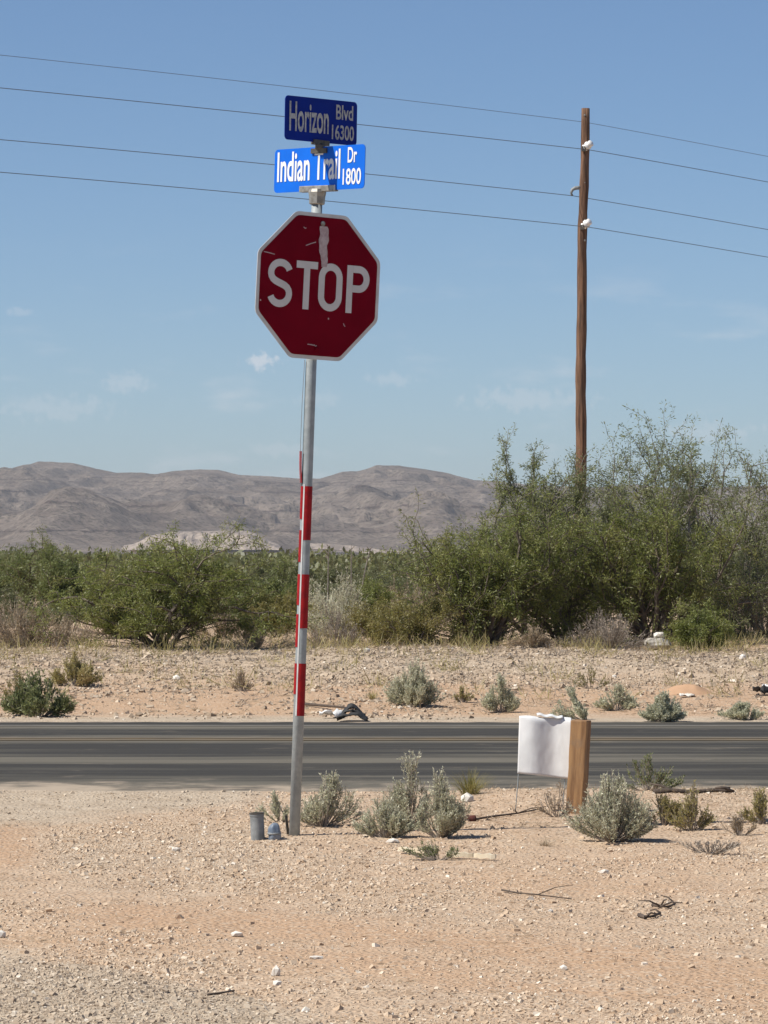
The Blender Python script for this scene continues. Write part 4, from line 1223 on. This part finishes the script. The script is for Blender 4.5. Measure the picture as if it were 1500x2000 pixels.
def can():
    x, D, z = hit(924, 1604)
    t = thing('drink_can', 'small rusty red can half sunk in soil behind the sagebrush clump', 'can', (x, D, z))
    bm = bmesh.new()
    M = Matrix.Translation((0, 0, 0.012)) @ Matrix.Rotation(math.radians(90), 4, 'Y') @ Matrix.Translation((0, 0, -0.045))
    lathe(bm, [(0.012, 0), (0.018, 0.004), (0.021, 0.010), (0.019, 0.034), (0.021, 0.052), (0.017, 0.058), (0.013, 0.062)], 18, M)
    bm_obj('can_body', bm, MATS['rust_can'], t, True)
can()

# ------------------------------------------------------------------ pipe stub and blue cap beside the sign post
def pipe():
    x, D, z = hit(504, 1640)
    s = D / F
    t = thing('pipe_stub', 'short grey pipe standing in the gravel left of the sign post', 'pipe', (x, D, z))
    t.rotation_euler = (0.02, -0.05, 0)
    h = 50 * s; r = 13.5 * s
    bm = bmesh.new()
    lathe(bm, [(r, -0.03), (r, h - 0.012), (r * 1.06, h - 0.010), (r * 1.06, h), (r * 0.84, h), (r * 0.82, h - 0.06), (r * 0.4, h - 0.062)], 28)
    bm_obj('pipe', bm, MATS['pipe_grey'], t, False)
    bm = bmesh.new()
    lathe(bm, [(r * 1.07, h + 0.0005), (r * 1.12, h + 0.001), (r * 1.12, h + 0.006), (r * 0.86, h + 0.006), (r * 0.85, h + 0.0005)], 28)
    bm_obj('rim', bm, MATS['dark_cast'], t, False)
    x, D, z = hit(536, 1640)
    t = thing('plastic_dome', 'weathered blue-grey plastic dome between the grey pipe and the sign post', 'dome', (x, D, z))
    r = 12.5 * s; h = 33 * s
    bm = bmesh.new()
    lathe(bm, [(r * 0.92, -0.02), (r, h * 0.2), (r * 1.02, h * 0.45), (r * 0.93, h * 0.68), (r * 0.72, h * 0.86), (r * 0.4, h * 0.97), (r * 0.1, h)], 24)
    for v in bm.verts:
        v.co += Vector((0.003 * math.sin(v.co.z * 90), 0.003 * math.sin(v.co.x * 160), 0))
    bm_obj('dome', bm, MATS['blue_plastic'], t, True)
    bm = bmesh.new()
    lathe(bm, [(r * 1.03, h * 0.30), (r * 1.10, h * 0.31), (r * 1.10, h * 0.42), (r * 1.03, h * 0.43)], 24)
    bm_obj('band', bm, MATS['pipe_grey'], t, True)
    x, D, z = hit(563, 1630)
    bm = bmesh.new()
    box(bm, (-0.007, -0.004, -0.02), (0.007, 0.004, 0.10), 0.001)
    o = bm_obj('stake', bm, MATS['dark_cast'], None, False, (x, D, z))
    o.rotation_euler = (0, -0.12, 0.3)
    tag(o, 'short dark stake leaning beside the base of the sign post', 'stake')
pipe()

# ------------------------------------------------------------------ wooden post and white sheet sign
def wood_post():
    x, D, z = hit(1125, 1588)
    s = D / F
    t = thing('wooden_post', 'short square brown wooden post at the near road edge', 'post', (x, D, z))
    t.rotation_euler = (0, math.radians(3.2), math.radians(-20))
    w = 0.092; h = (1588 - 1406) * s
    bm = bmesh.new()
    box(bm, (-w / 2, -w / 2, -0.06), (w / 2, w / 2, h), 0.006)
    bmesh.ops.subdivide_edges(bm, edges=[e for e in bm.edges if e.calc_length() > 0.2], cuts=10)
    for v in bm.verts:
        v.co.x += 0.0025 * float(fbm(np.array([v.co.z * 9]), np.array([v.co.y * 9 + 3]), 3, 901)[0])
        v.co.z += 0.006 * float(fbm(np.array([v.co.x * 20]), np.array([v.co.y * 20]), 2, 902)[0]) if v.co.z > h - 0.02 else 0
    bm_obj('timber', bm, MATS['post_wood'], t)
    # white corrugated sheet on wire legs, bowed by the weather
    xs, Ds, zs = hit(1060, 1586)
    Ds = D + 0.03
    x0 = X(1060, Ds); zb = g(x0, Ds)
    t2 = thing('yard_sign', 'blank white wavy plastic sheet on wire legs left of wooden post', 'yard sign', (x0, Ds, zb))
    t2.rotation_euler = (math.radians(-4), math.radians(2.2), math.radians(2))
    k = Ds / F
    x_l, x_r = (1008 - 1060) * k, (1110 - 1060) * k
    z_b = Z(1516, Ds) - zb; z_t = Z(1400, Ds) - zb
    n, m = 40, 24
    V = []
    for j in range(m):
        v = j / (m - 1)
        for i in range(n):
            u = i / (n - 1)
            yy = -0.0165 * math.sin(u * 2 * math.pi * 1.15 - 0.33) * (0.7 + 0.3 * v) + 0.008 * v * v + 0.0035 * float(fbm(np.array([u * 5.0]), np.array([v * 3.0 + u]), 3, 955)[0])
            curl = 0.02 * sstep(0.94, 1.0, v) * math.sin(u * 5) ** 2
            zz = z_b + (z_t - z_b) * v - 0.022 * (u - 0.5) * (1 - v) + 0.004 * math.sin(u * 9) * v
            V.append((x_l + (x_r - x_l) * u, yy + float(curl), zz))
    i = np.arange(m - 1)[:, None] * n + np.arange(n - 1)[None]
    f = np.stack([i, i + 1, i + n + 1, i + n], -1).reshape(-1, 4)
    o = link('sheet', mesh_polys('sheet', np.array(V), f, 4, smooth=True), MATS['white_plastic'], t2)
    sm = o.modifiers.new('thick', 'SOLIDIFY'); sm.thickness = 0.004
    # torn flap folded over the top edge
    V = []
    for j in range(6):
        for i in range(14):
            u = i / 13; v = j / 5
            V.append((x_l + (x_r - x_l) * (0.34 + 0.5 * u), 0.006 + 0.05 * v, z_t + 0.006 + 0.014 * math.sin(v * 2.6) - 0.010 * u + 0.004 * math.sin(u * 14)))
    i = np.arange(5)[:, None] * 14 + np.arange(13)[None]
    f = np.stack([i, i + 1, i + 15, i + 14], -1).reshape(-1, 4)
    o = link('flap', mesh_polys('flap', np.array(V), f, 4, smooth=True), MATS['white_plastic'], t2)
    sm = o.modifiers.new('thick', 'SOLIDIFY'); sm.thickness = 0.003
    for u in (0.03, 0.93):
        bm = bmesh.new()
        xx = x_l + (x_r - x_l) * u
        tube(bm, [(xx - 0.014, 0.012, -0.05), (xx - 0.006, 0.012, z_b * 0.6), (xx, 0.012, z_b + 0.06), (xx, 0.014, z_t - 0.03)], 0.0026, 6)
        bm_obj('leg', bm, MATS['galvanised'], t2, True)
wood_post()

# ------------------------------------------------------------------ stop sign with street name blades
def text_mesh(name, s, x0, x1, z0, z1, bold=0.018):
    cu = bpy.data.curves.new('t', 'FONT')
    cu.body = s; cu.fill_mode = 'FRONT'; cu.resolution_u = 6; cu.offset = bold
    o = bpy.data.objects.new('t', cu)
    COL.objects.link(o)
    dg = bpy.context.evaluated_depsgraph_get()
    me = bpy.data.meshes.new_from_object(o.evaluated_get(dg))
    bpy.data.objects.remove(o); bpy.data.curves.remove(cu)
    co = np.zeros(len(me.vertices) * 3, np.float32); me.vertices.foreach_get('co', co); co = co.reshape(-1, 3)
    lo = co.min(0); hi = co.max(0)
    q = np.zeros_like(co)
    q[:, 0] = x0 + (co[:, 0] - lo[0]) / (hi[0] - lo[0]) * (x1 - x0)
    q[:, 2] = z0 + (co[:, 1] - lo[1]) / (hi[1] - lo[1]) * (z1 - z0)
    me.vertices.foreach_set('co', q.ravel())
    me.materials.clear()
    me.name = name
    me.update()
    return me
def stroke(bm, pts, w, closed=False, y=0.0, th=0.001):
    n = len(pts)
    L_, R_ = [], []
    for i in range(n):
        if closed:
            a = Vector(pts[i - 1]); b = Vector(pts[(i + 1) % n])
        else:
            a = Vector(pts[max(i - 1, 0)]); b = Vector(pts[min(i + 1, n - 1)])
        d = (b - a).normalized()
        nn = Vector((-d.y, d.x)) * w / 2
        p = Vector(pts[i])
        L_.append(bm.verts.new((p.x + nn.x, y, p.y + nn.y))); R_.append(bm.verts.new((p.x - nn.x, y, p.y - nn.y)))
    rng_i = range(n) if closed else range(n - 1)
    for i in rng_i:
        j = (i + 1) % n
        bm.faces.new((L_[i], L_[j], R_[j], R_[i]))
def arc(cx, cz, rx, rz, a0, a1, n):
    return [(cx + rx * math.cos(math.radians(a0 + (a1 - a0) * i / n)), cz + rz * math.sin(math.radians(a0 + (a1 - a0) * i / n))) for i in range(n + 1)]
def stop_sign():
    x, D, z = hit(575, 1632)
    k = D / F
    t = thing('stop_sign', 'red octagonal stop sign on a leaning galvanised post with two blue street blades', 'stop sign', (x, D, z))
    t.rotation_euler = (math.radians(0.5), math.radians(2.05), 0)
    def hz(py):                 # height along the post for a photograph row
        return (1632 - py) * k
    R = 0.0275
    bm = bmesh.new()
    tube(bm, [(0, 0, -0.25), (0, 0, 1.0), (0, 0, 2.2), (0, 0, hz(380))], R, 28)
    bm_obj('post', bm, MATS['galvanised'], t, True)
    # --- octagon
    yaw = math.radians(34)
    Rz = Matrix.Rotation(yaw, 4, 'Z')
    hs = 0.740 / 2
    zc = hz(560)
    pl = Matrix.Translation((0.0, 0, zc)) @ Rz @ Matrix.Translation((0.004, -R - 0.006, 0)) @ Matrix.Rotation(math.radians(0.8), 4, 'Y')
    def octa(h, rc):
        c = h * math.tan(math.radians(22.5))
        P = [(h, -c), (h, c), (c, h), (-c, h), (-h, c), (-h, -c), (-c, -h), (c, -h)]
        out = []
        for i in range(8):
            p = Vector(P[i]); a = (Vector(P[i - 1]) - p).normalized(); b = (Vector(P[(i + 1) % 8]) - p).normalized()
            for s in range(4):
                f = s / 3
                q0 = p + a * rc; q1 = p + b * rc
                m1 = q0.lerp(p, f); m2 = p.lerp(q1, f)
                out.append(tuple(m1.lerp(m2, f)))
        return out
    bm = bmesh.new(); prism(bm, octa(hs, 0.022), -0.0015, 0.0015)
    bmesh.ops.transform(bm, matrix=pl, verts=bm.verts)
    plate = bm_obj('sign_plate', bm, MATS['sign_white'], t)
    plate['label'] = 'octagonal plate with a grey-white border'
    bm = bmesh.new(); prism(bm, octa(hs - 0.019, 0.02), -0.0030, -0.0016)
    bmesh.ops.transform(bm, matrix=pl, verts=bm.verts)
    bm_obj('red_face', bm, MATS['sign_red'], plate)
    yl = -0.0048
    def glyph(name, fn):
        bm = bmesh.new(); fn(bm)
        bmesh.ops.transform(bm, matrix=pl, verts=bm.verts)
        bm_obj(name, bm, MATS['letter_white'], plate)
    H = 0.243; w = 0.0365; h2 = H / 2
    xl = -hs + 0.064
    def S(bm):
        W = 0.148; cx = xl + W / 2; rx = (W - w) / 2; rz = (H - w) / 4
        pts = arc(cx, h2 - w / 2 - rz, rx, rz, 18, 200, 16)
        q = arc(cx, -h2 + w / 2 + rz, rx, rz, 20, -162, 16)
        p0 = Vector(pts[-1]); p3 = Vector(q[0])
        mid = [tuple((1 - s) ** 3 * p0 + 3 * (1 - s) ** 2 * s * (p0 + Vector((0.014, -0.038))) + 3 * (1 - s) * s * s * (p3 + Vector((-0.014, 0.038))) + s ** 3 * p3) for s in (0.14, 0.28, 0.42, 0.58, 0.72, 0.86)]
        stroke(bm, pts + mid + q, w, y=yl)
    def T(bm):
        x0 = xl + 0.148 + 0.020; W = 0.128
        stroke(bm, [(x0, h2 - w / 2), (x0 + W, h2 - w / 2)], w, y=yl)
        stroke(bm, [(x0 + W / 2, h2 - w), (x0 + W / 2, -h2)], w, y=yl)
    def O(bm):
        x0 = xl + 0.148 + 0.020 + 0.128 + 0.008; W = 0.144; r = (W - w) / 2; cx = x0 + W / 2
        zz = h2 - w / 2 - r * 1.05
        pts = arc(cx, zz, r, r * 1.05, 0, 180, 18) + arc(cx, -zz, r, r * 1.05, 180, 360, 18)
        stroke(bm, pts, w, closed=True, y=yl)
    def P(bm):
        x0 = xl + 0.148 + 0.020 + 0.128 + 0.008 + 0.144 + 0.026; W = 0.138
        stroke(bm, [(x0 + w / 2, h2), (x0 + w / 2, -h2)], w, y=yl)
        r = (H * 0.56 - w) / 2
        cx = x0 + W - w / 2 - r * 0.95
        pts = [(x0 + w, h2 - w / 2)] + arc(cx, h2 - w / 2 - r, r * 0.95, r, 90, -90, 18) + [(x0 + w, h2 - w / 2 - 2 * r)]
        stroke(bm, pts, w, y=yl - 0.0003)
    glyph('letter_s', S); glyph('letter_t', T); glyph('letter_o', O); glyph('letter_p', P)
    # peeled strip from the upper bolt down to the O, and scratches
    def spot(bm, pts, ww):
        n = len(pts)
        stroke(bm, pts, ww, y=yl - 0.0012)
    bm = bmesh.new()
    n = 16
    L_, R_ = [], []
    for i in range(n):
        f = i / (n - 1)
        zz = 0.305 - 0.205 * f
        cx = 0.012 + 0.012 * f + 0.004 * math.sin(f * 9)
        hw = 0.017 + 0.011 * math.sin(min(1, f * 1.4 + 0.2) * 2.6) + 0.003 * math.sin(f * 23)
        if f > 0.85:
            hw *= 0.75
        L_.append(bm.verts.new((cx - hw, yl - 0.0012, zz))); R_.append(bm.verts.new((cx + hw, yl - 0.0012, zz)))
    for i in range(n - 1):
        bm.faces.new((L_[i], L_[i + 1], R_[i + 1], R_[i]))
    bmesh.ops.transform(bm, matrix=pl, verts=bm.verts)
    o = bm_obj('peeled_strip', bm, MATS['peel'], plate); o['label'] = 'pale peeled strip running from the top bolt to the letter O'
    for a in ([(-0.338, 0.150), (-0.31, 0.147), (-0.272, 0.141)], [(-0.09, 0.200), (-0.06, 0.212), (-0.03, 0.222)], [(-0.108, 0.292), (-0.098, 0.286), (-0.092, 0.289)],
              [(0.158, -0.176), (0.164, -0.186), (0.170, -0.192)], [(-0.052, -0.296), (-0.03, -0.297), (-0.012, -0.299)], [(-0.012, -0.296), (-0.004, -0.303), (0.004, -0.300)], [(0.066, -0.155), (0.068, -0.163)],
              [(-0.345, -0.09), (-0.343, -0.098)]):
        bm = bmesh.new(); spot(bm, a, 0.0045 if len(a) == 3 else 0.007)
        bmesh.ops.transform(bm, matrix=pl, verts=bm.verts)
        bm_obj('scratch', bm, MATS['peel'], plate)
    for zz in (0.318, -0.315):
        bm = bmesh.new()
        lathe(bm, [(0.013, 0), (0.013, 0.002), (0.0085, 0.0022), (0.0085, 0.007), (0.004, 0.0085)], 12, pl @ Matrix.Translation((0.006, -0.0062, zz)) @ Matrix.Rotation(math.radians(90), 4, 'X'))
        bm_obj('bolt', bm, MATS['cast_metal'] if zz > 0 else MATS['sign_red'], plate)
    # --- street name blades
    def blade(zc, yaw, length, height, mat, lmat, texts, label, tilt):
        M = Matrix.Translation((0.006, 0, zc)) @ Matrix.Rotation(yaw, 4, 'Z') @ Matrix.Rotation(tilt, 4, 'Y')
        a, b = length / 2, height / 2
        r = 0.022
        poly = arc(a - r, b - r, r, r, 0, 90, 5) + arc(-a + r, b - r, r, r, 90, 180, 5) + arc(-a + r, -b + r, r, r, 180, 270, 5) + arc(a - r, -b + r, r, r, 270, 360, 5)
        bm = bmesh.new(); prism(bm, poly, -0.0018, 0.0018)
        bmesh.ops.transform(bm, matrix=M, verts=bm.verts)
        o = bm_obj('street_name_blade', bm, MATS[mat], t)
        o['label'] = label
        for s, u0, u1, v0, v1 in texts:
            me = text_mesh('lettering', s, -a + length * u0, -a + length * u1, -b + height * v0, -b + height * v1)
            me.transform(Matrix.Translation((0, -0.0042, 0)))
            me.transform(M)
            link('lettering', me, MATS[lmat], o)
        return M
    blade(hz(330), math.radians(-43), 0.635, 0.222, 'blade_blue', 'blade_letter',
          [('Indian Trail', 0.035, 0.735, 0.24, 0.93), ('Dr', 0.815, 0.915, 0.60, 0.95), ('1800', 0.765, 0.965, 0.10, 0.47)], 'sunlit bright blue blade reading Indian Trail Dr 1800', math.radians(-0.6))
    blade(hz(236), math.radians(46), 0.515, 0.222, 'blade_blue_shaded', 'blade_letter_grey',
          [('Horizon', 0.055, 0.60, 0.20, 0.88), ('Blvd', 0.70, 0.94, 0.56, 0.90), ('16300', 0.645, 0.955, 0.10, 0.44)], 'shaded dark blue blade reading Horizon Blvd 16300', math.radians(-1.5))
    # --- brackets
    bm = bmesh.new()
    M = Matrix.Translation((0.006, 0, 0)) @ Matrix.Rotation(math.radians(-43), 4, 'Z')
    lathe(bm, [(R + 0.008, hz(400)), (R + 0.012, hz(398)), (R + 0.014, hz(384)), (R + 0.018, hz(376)), (R + 0.012, hz(370))], 8)
    bm2 = bm
    for s in (-1, 1):
        vs0 = set(bm2.verts)
        box(bm2, (-0.125, 0.003 if s > 0 else -0.015, hz(375)), (0.125, 0.015 if s > 0 else -0.003, hz(363)), 0.003)
        vn = [v for v in bm2.verts if v not in vs0]
        bmesh.ops.transform(bm2, matrix=M, verts=vn)
    bm_obj('lower_bracket', bm2, MATS['cast_metal'], t)
    bm = bmesh.new()
    for yw in (-43, 46):
        vs0 = set(bm.verts)
        zt = hz(276) if yw > 0 else hz(290)
        for s in (-1, 1):
            zz0, zz1 = (hz(284), hz(274)) if yw > 0 else (hz(300), hz(290))
            box(bm, (-0.055, 0.003 if s > 0 else -0.013, zz0), (0.055, 0.013 if s > 0 else -0.003, zz1), 0.002)
        vn = [v for v in bm.verts if v not in vs0]
        bmesh.ops.transform(bm, matrix=Matrix.Translation((0.006, 0, 0)) @ Matrix.Rotation(math.radians(yw), 4, 'Z'), verts=vn)
    lathe(bm, [(0.018, hz(293)), (0.026, hz(290)), (0.026, hz(284)), (0.018, hz(280))], 12, Matrix.Translation((0.006, 0, 0)))
    bm_obj('cross_bracket', bm, MATS['dark_cast'], t)
    # --- reflective strips and a painted highlight on the post
    def shell(name, a0, a1, z0, z1, m, parent, dr):
        n = 10
        bm = bmesh.new()
        prev = None
        for i in range(n + 1):
            a = math.radians(a0 + (a1 - a0) * i / n)
            c, s = math.cos(a), math.sin(a)
            ring = [bm.verts.new((c * (R + dr), s * (R + dr), z0)), bm.verts.new((c * (R + dr), s * (R + dr), z1)), bm.verts.new((c * (R + 0.0004), s * (R + 0.0004), z1)), bm.verts.new((c * (R + 0.0004), s * (R + 0.0004), z0))]
            if prev:
                for j in range(4):
                    bm.faces.new((prev[j], ring[j], ring[(j + 1) % 4], prev[(j + 1) % 4]))
            prev = ring
        return bm_obj(name, bm, MATS[m], parent, False)
    for a, b in ((1055, 950), (1227, 1122), (1398, 1296)):
        shell('red_tape', -108, -8, hz(a), hz(b), 'tape_red', t, 0.0022)
    o = shell('post_highlight', -126, -110, hz(1398), hz(946), 'highlight_white', t, 0.0016)  # pale shell imitating the bright highlight down the round post
    for a, b in ((1014, 950), (1098, 1036), (1182, 1122), (1264, 1200), (1356, 1296)):
        shell('red_reflector', -196, -127, hz(a), hz(b), 'tape_red', t, 0.0030)
    # loose backing strip that springs off the post above the tape
    bm = bmesh.new()
    pts = [(-R - 0.002, hz(948)), (-R - 0.009, hz(915)), (-R - 0.012, hz(860)), (-R - 0.011, hz(780)), (-R - 0.006, hz(704))]
    prev = None
    for px_, zz in pts:
        ring = [bm.verts.new((px_ + dx, -0.008 + dy, zz)) for dx, dy in ((0.0012, 0.009), (0.0012, -0.009), (-0.0012, -0.009), (-0.0012, 0.009))]
        if prev:
            for j in range(4):
                bm.faces.new((prev[j], prev[(j + 1) % 4], ring[(j + 1) % 4], ring[j]))
        else:
            bm.faces.new(ring)
        prev = ring
    bm.faces.new(prev[::-1])
    st = bm_obj('loose_strip', bm, MATS['strip_grey'], t)
    bm = bmesh.new()
    prev = None
    for f in range(6):
        zz = hz(944 - 62 * f / 5)
        off = np.interp(zz, [p[1] for p in pts], [p[0] for p in pts])
        ring = [bm.verts.new((off + dx, -0.008 + dy, zz)) for dx, dy in ((-0.0030, 0.008), (0.007, -0.0135), (0.005, -0.0145), (-0.0050, 0.0085))]
        if prev:
            for j in range(4):
                bm.faces.new((prev[j], prev[(j + 1) % 4], ring[(j + 1) % 4], ring[j]))
        else:
            bm.faces.new(ring)
        prev = ring
    bm.faces.new(prev[::-1])
    bm_obj('red_reflector', bm, MATS['tape_red'], st)
stop_sign()

# ------------------------------------------------------------------ utility pole and its lines
PD = 82.0
PX0, PX1 = X(1127, PD), X(1143.5, PD)
def utility_pole():
    zb = g(PX0, PD); zt = Z(211, PD)
    t = thing('utility_pole', 'tall brown wooden utility pole standing among the mesquites', 'utility pole', (PX0, PD, zb))
    h = zt - zb
    bm = bmesh.new()
    n = 40
    def ax(f):
        return (PX1 - PX0) * (f ** 0.9) + 0.02 * math.sin(f * 7) + 0.008 * math.sin(f * 23)
    tube(bm, [(ax(i / n), 0, -0.5 + (h + 0.5) * i / n) for i in range(n + 1)], [0.128 - 0.040 * i / n + 0.005 * math.sin(i * 1.7) + 0.003 * math.sin(i * 4.1) for i in range(n + 1)], 20)
    bm_obj('pole', bm, MATS['pole_wood'], t, True)
    def loc(px, py):
        return Vector((X(px, PD) - PX0, 0, Z(py, PD) - zb))
    for px, py in ((1149, 284), (1146, 437)):
        c = loc(px, py)
        bm = bmesh.new()
        d = Vector((0.62, -0.55, 0.42)).normalized()
        M = Matrix.Translation(c + Vector((-0.09, -0.04, -0.06))) @ d.to_track_quat('Z', 'Y').to_matrix().to_4x4()
        lathe(bm, [(0.03, -0.02), (0.045, 0.0), (0.075, 0.02), (0.08, 0.05), (0.055, 0.065), (0.055, 0.085), (0.085, 0.10), (0.088, 0.135), (0.05, 0.155), (0.05, 0.175), (0.07, 0.185), (0.07, 0.215), (0.04, 0.235)], 20, M)
        bm_obj('insulator', bm, MATS['porcelain'], t, True)
        bm = bmesh.new()
        box(bm, (c.x - 0.14, -0.13, c.z - 0.13), (c.x - 0.05, -0.085, c.z - 0.02), 0.006)
        bm_obj('insulator_bracket', bm, MATS['dark_cast'], t)
    bm = bmesh.new()
    p = [loc(1134, 366), loc(1124, 367), loc(1118, 370), loc(1115.5, 377), loc(1118, 382)]
    tube(bm, [(q.x, -0.02, q.z) for q in p], [0.04, 0.04, 0.035, 0.026, 0.022], 10)
    box(bm, (p[0].x - 0.03, -0.05, p[0].z - 0.05), (p[0].x + 0.01, 0.03, p[0].z + 0.04), 0.005)
    bm_obj('hook_bracket', bm, MATS['pipe_grey'], t, True)
    for py in (225, 357, 430, 470):
        bm = bmesh.new()
        c = loc(1142, py)
        lathe(bm, [(0.022, 0), (0.022, 0.01), (0.012, 0.012), (0.012, 0.03)], 8, Matrix.Translation((c.x, -0.082, c.z)) @ Matrix.Rotation(math.radians(90), 4, 'X'))
        bm_obj('bolt', bm, MATS['cast_metal'], t)
    # lines run obliquely past the pole; each hangs in its own shallow sag
    for lab, att, offx, offy, pts in (
        ('topmost power line, passing behind the top of the pole', (1143, 238), 0.0, 0.16, [(-900, 20), (0, 106), (560, 170), (1143, 238), (1500, 305), (2200, 448)]),
        ('second power line from the top, held by the upper white insulator', (1150, 292), 0.10, -0.16, [(-900, 90), (0, 170), (560, 230), (1150, 292), (1500, 355), (2200, 492)]),
        ('third power line from the top, held by the hook bracket', (1119, 382), -0.22, -0.08, [(-900, 205), (0, 271), (560, 327), (1119, 382), (1500, 448), (2200, 580)]),
        ('lowest power line, held by the lower white insulator', (1148, 443), 0.10, -0.16, [(-900, 272), (0, 334), (560, 390), (1148, 443), (1500, 502), (2200, 630)])):
        a = X(att[0], PD)
        P = []
        ctrl = np.array(pts, float)
        dl, dr = np.array([-0.72, -0.69]), np.array([0.60, 0.80])
        def curve_y(px):
            seg = ctrl[:4] if px <= att[0] else ctrl[3:]
            c = np.polyfit(seg[:, 0], seg[:, 1], 2)
            y0 = np.polyval(c, att[0])
            return np.polyval(c, px) + (att[1] - y0)
        for s in np.concatenate([np.linspace(-34, 0, 60), np.linspace(0, 34, 60)[1:]]):
            d = -dl if s < 0 else dr
            xx = a + d[0] * s; yy = PD + offy + d[1] * s
            px = xx / yy * F + 750
            P.append((xx, yy, Z(curve_y(px), yy)))
        bm = bmesh.new()
        o0 = Vector(P[60])
        tube(bm, [Vector(p) - o0 for p in P], 0.0048 if lab.startswith('topmost') else 0.0068, 5)
        o = bm_obj('power_line', bm, MATS['wire_metal'], None, True, o0)
        tag(o, lab, 'power line', 'power lines on the utility pole')
utility_pole()

# ------------------------------------------------------------------ the air
def haze():
    bm = bmesh.new()
    box(bm, (-2700, -60, -22), (2700, 6150, 112))
    m = bpy.data.materials.new('haze'); m.use_nodes = True
    nt = m.node_tree; nt.nodes.clear()
    out = N(nt, 'ShaderNodeOutputMaterial')
    pv = N(nt, 'ShaderNodeVolumePrincipled')
    pv.inputs['Color'].default_value = (0.86, 0.92, 1.0, 1)
    pv.inputs['Density'].default_value = 0.00008
    pv.inputs['Anisotropy'].default_value = 0.2
    nt.links.new(pv.outputs[0], out.inputs['Volume'])
    o = bm_obj('haze', bm, m)
    o['kind'] = 'stuff'
    o['label'] = 'thin pale haze over the desert plain'
haze()
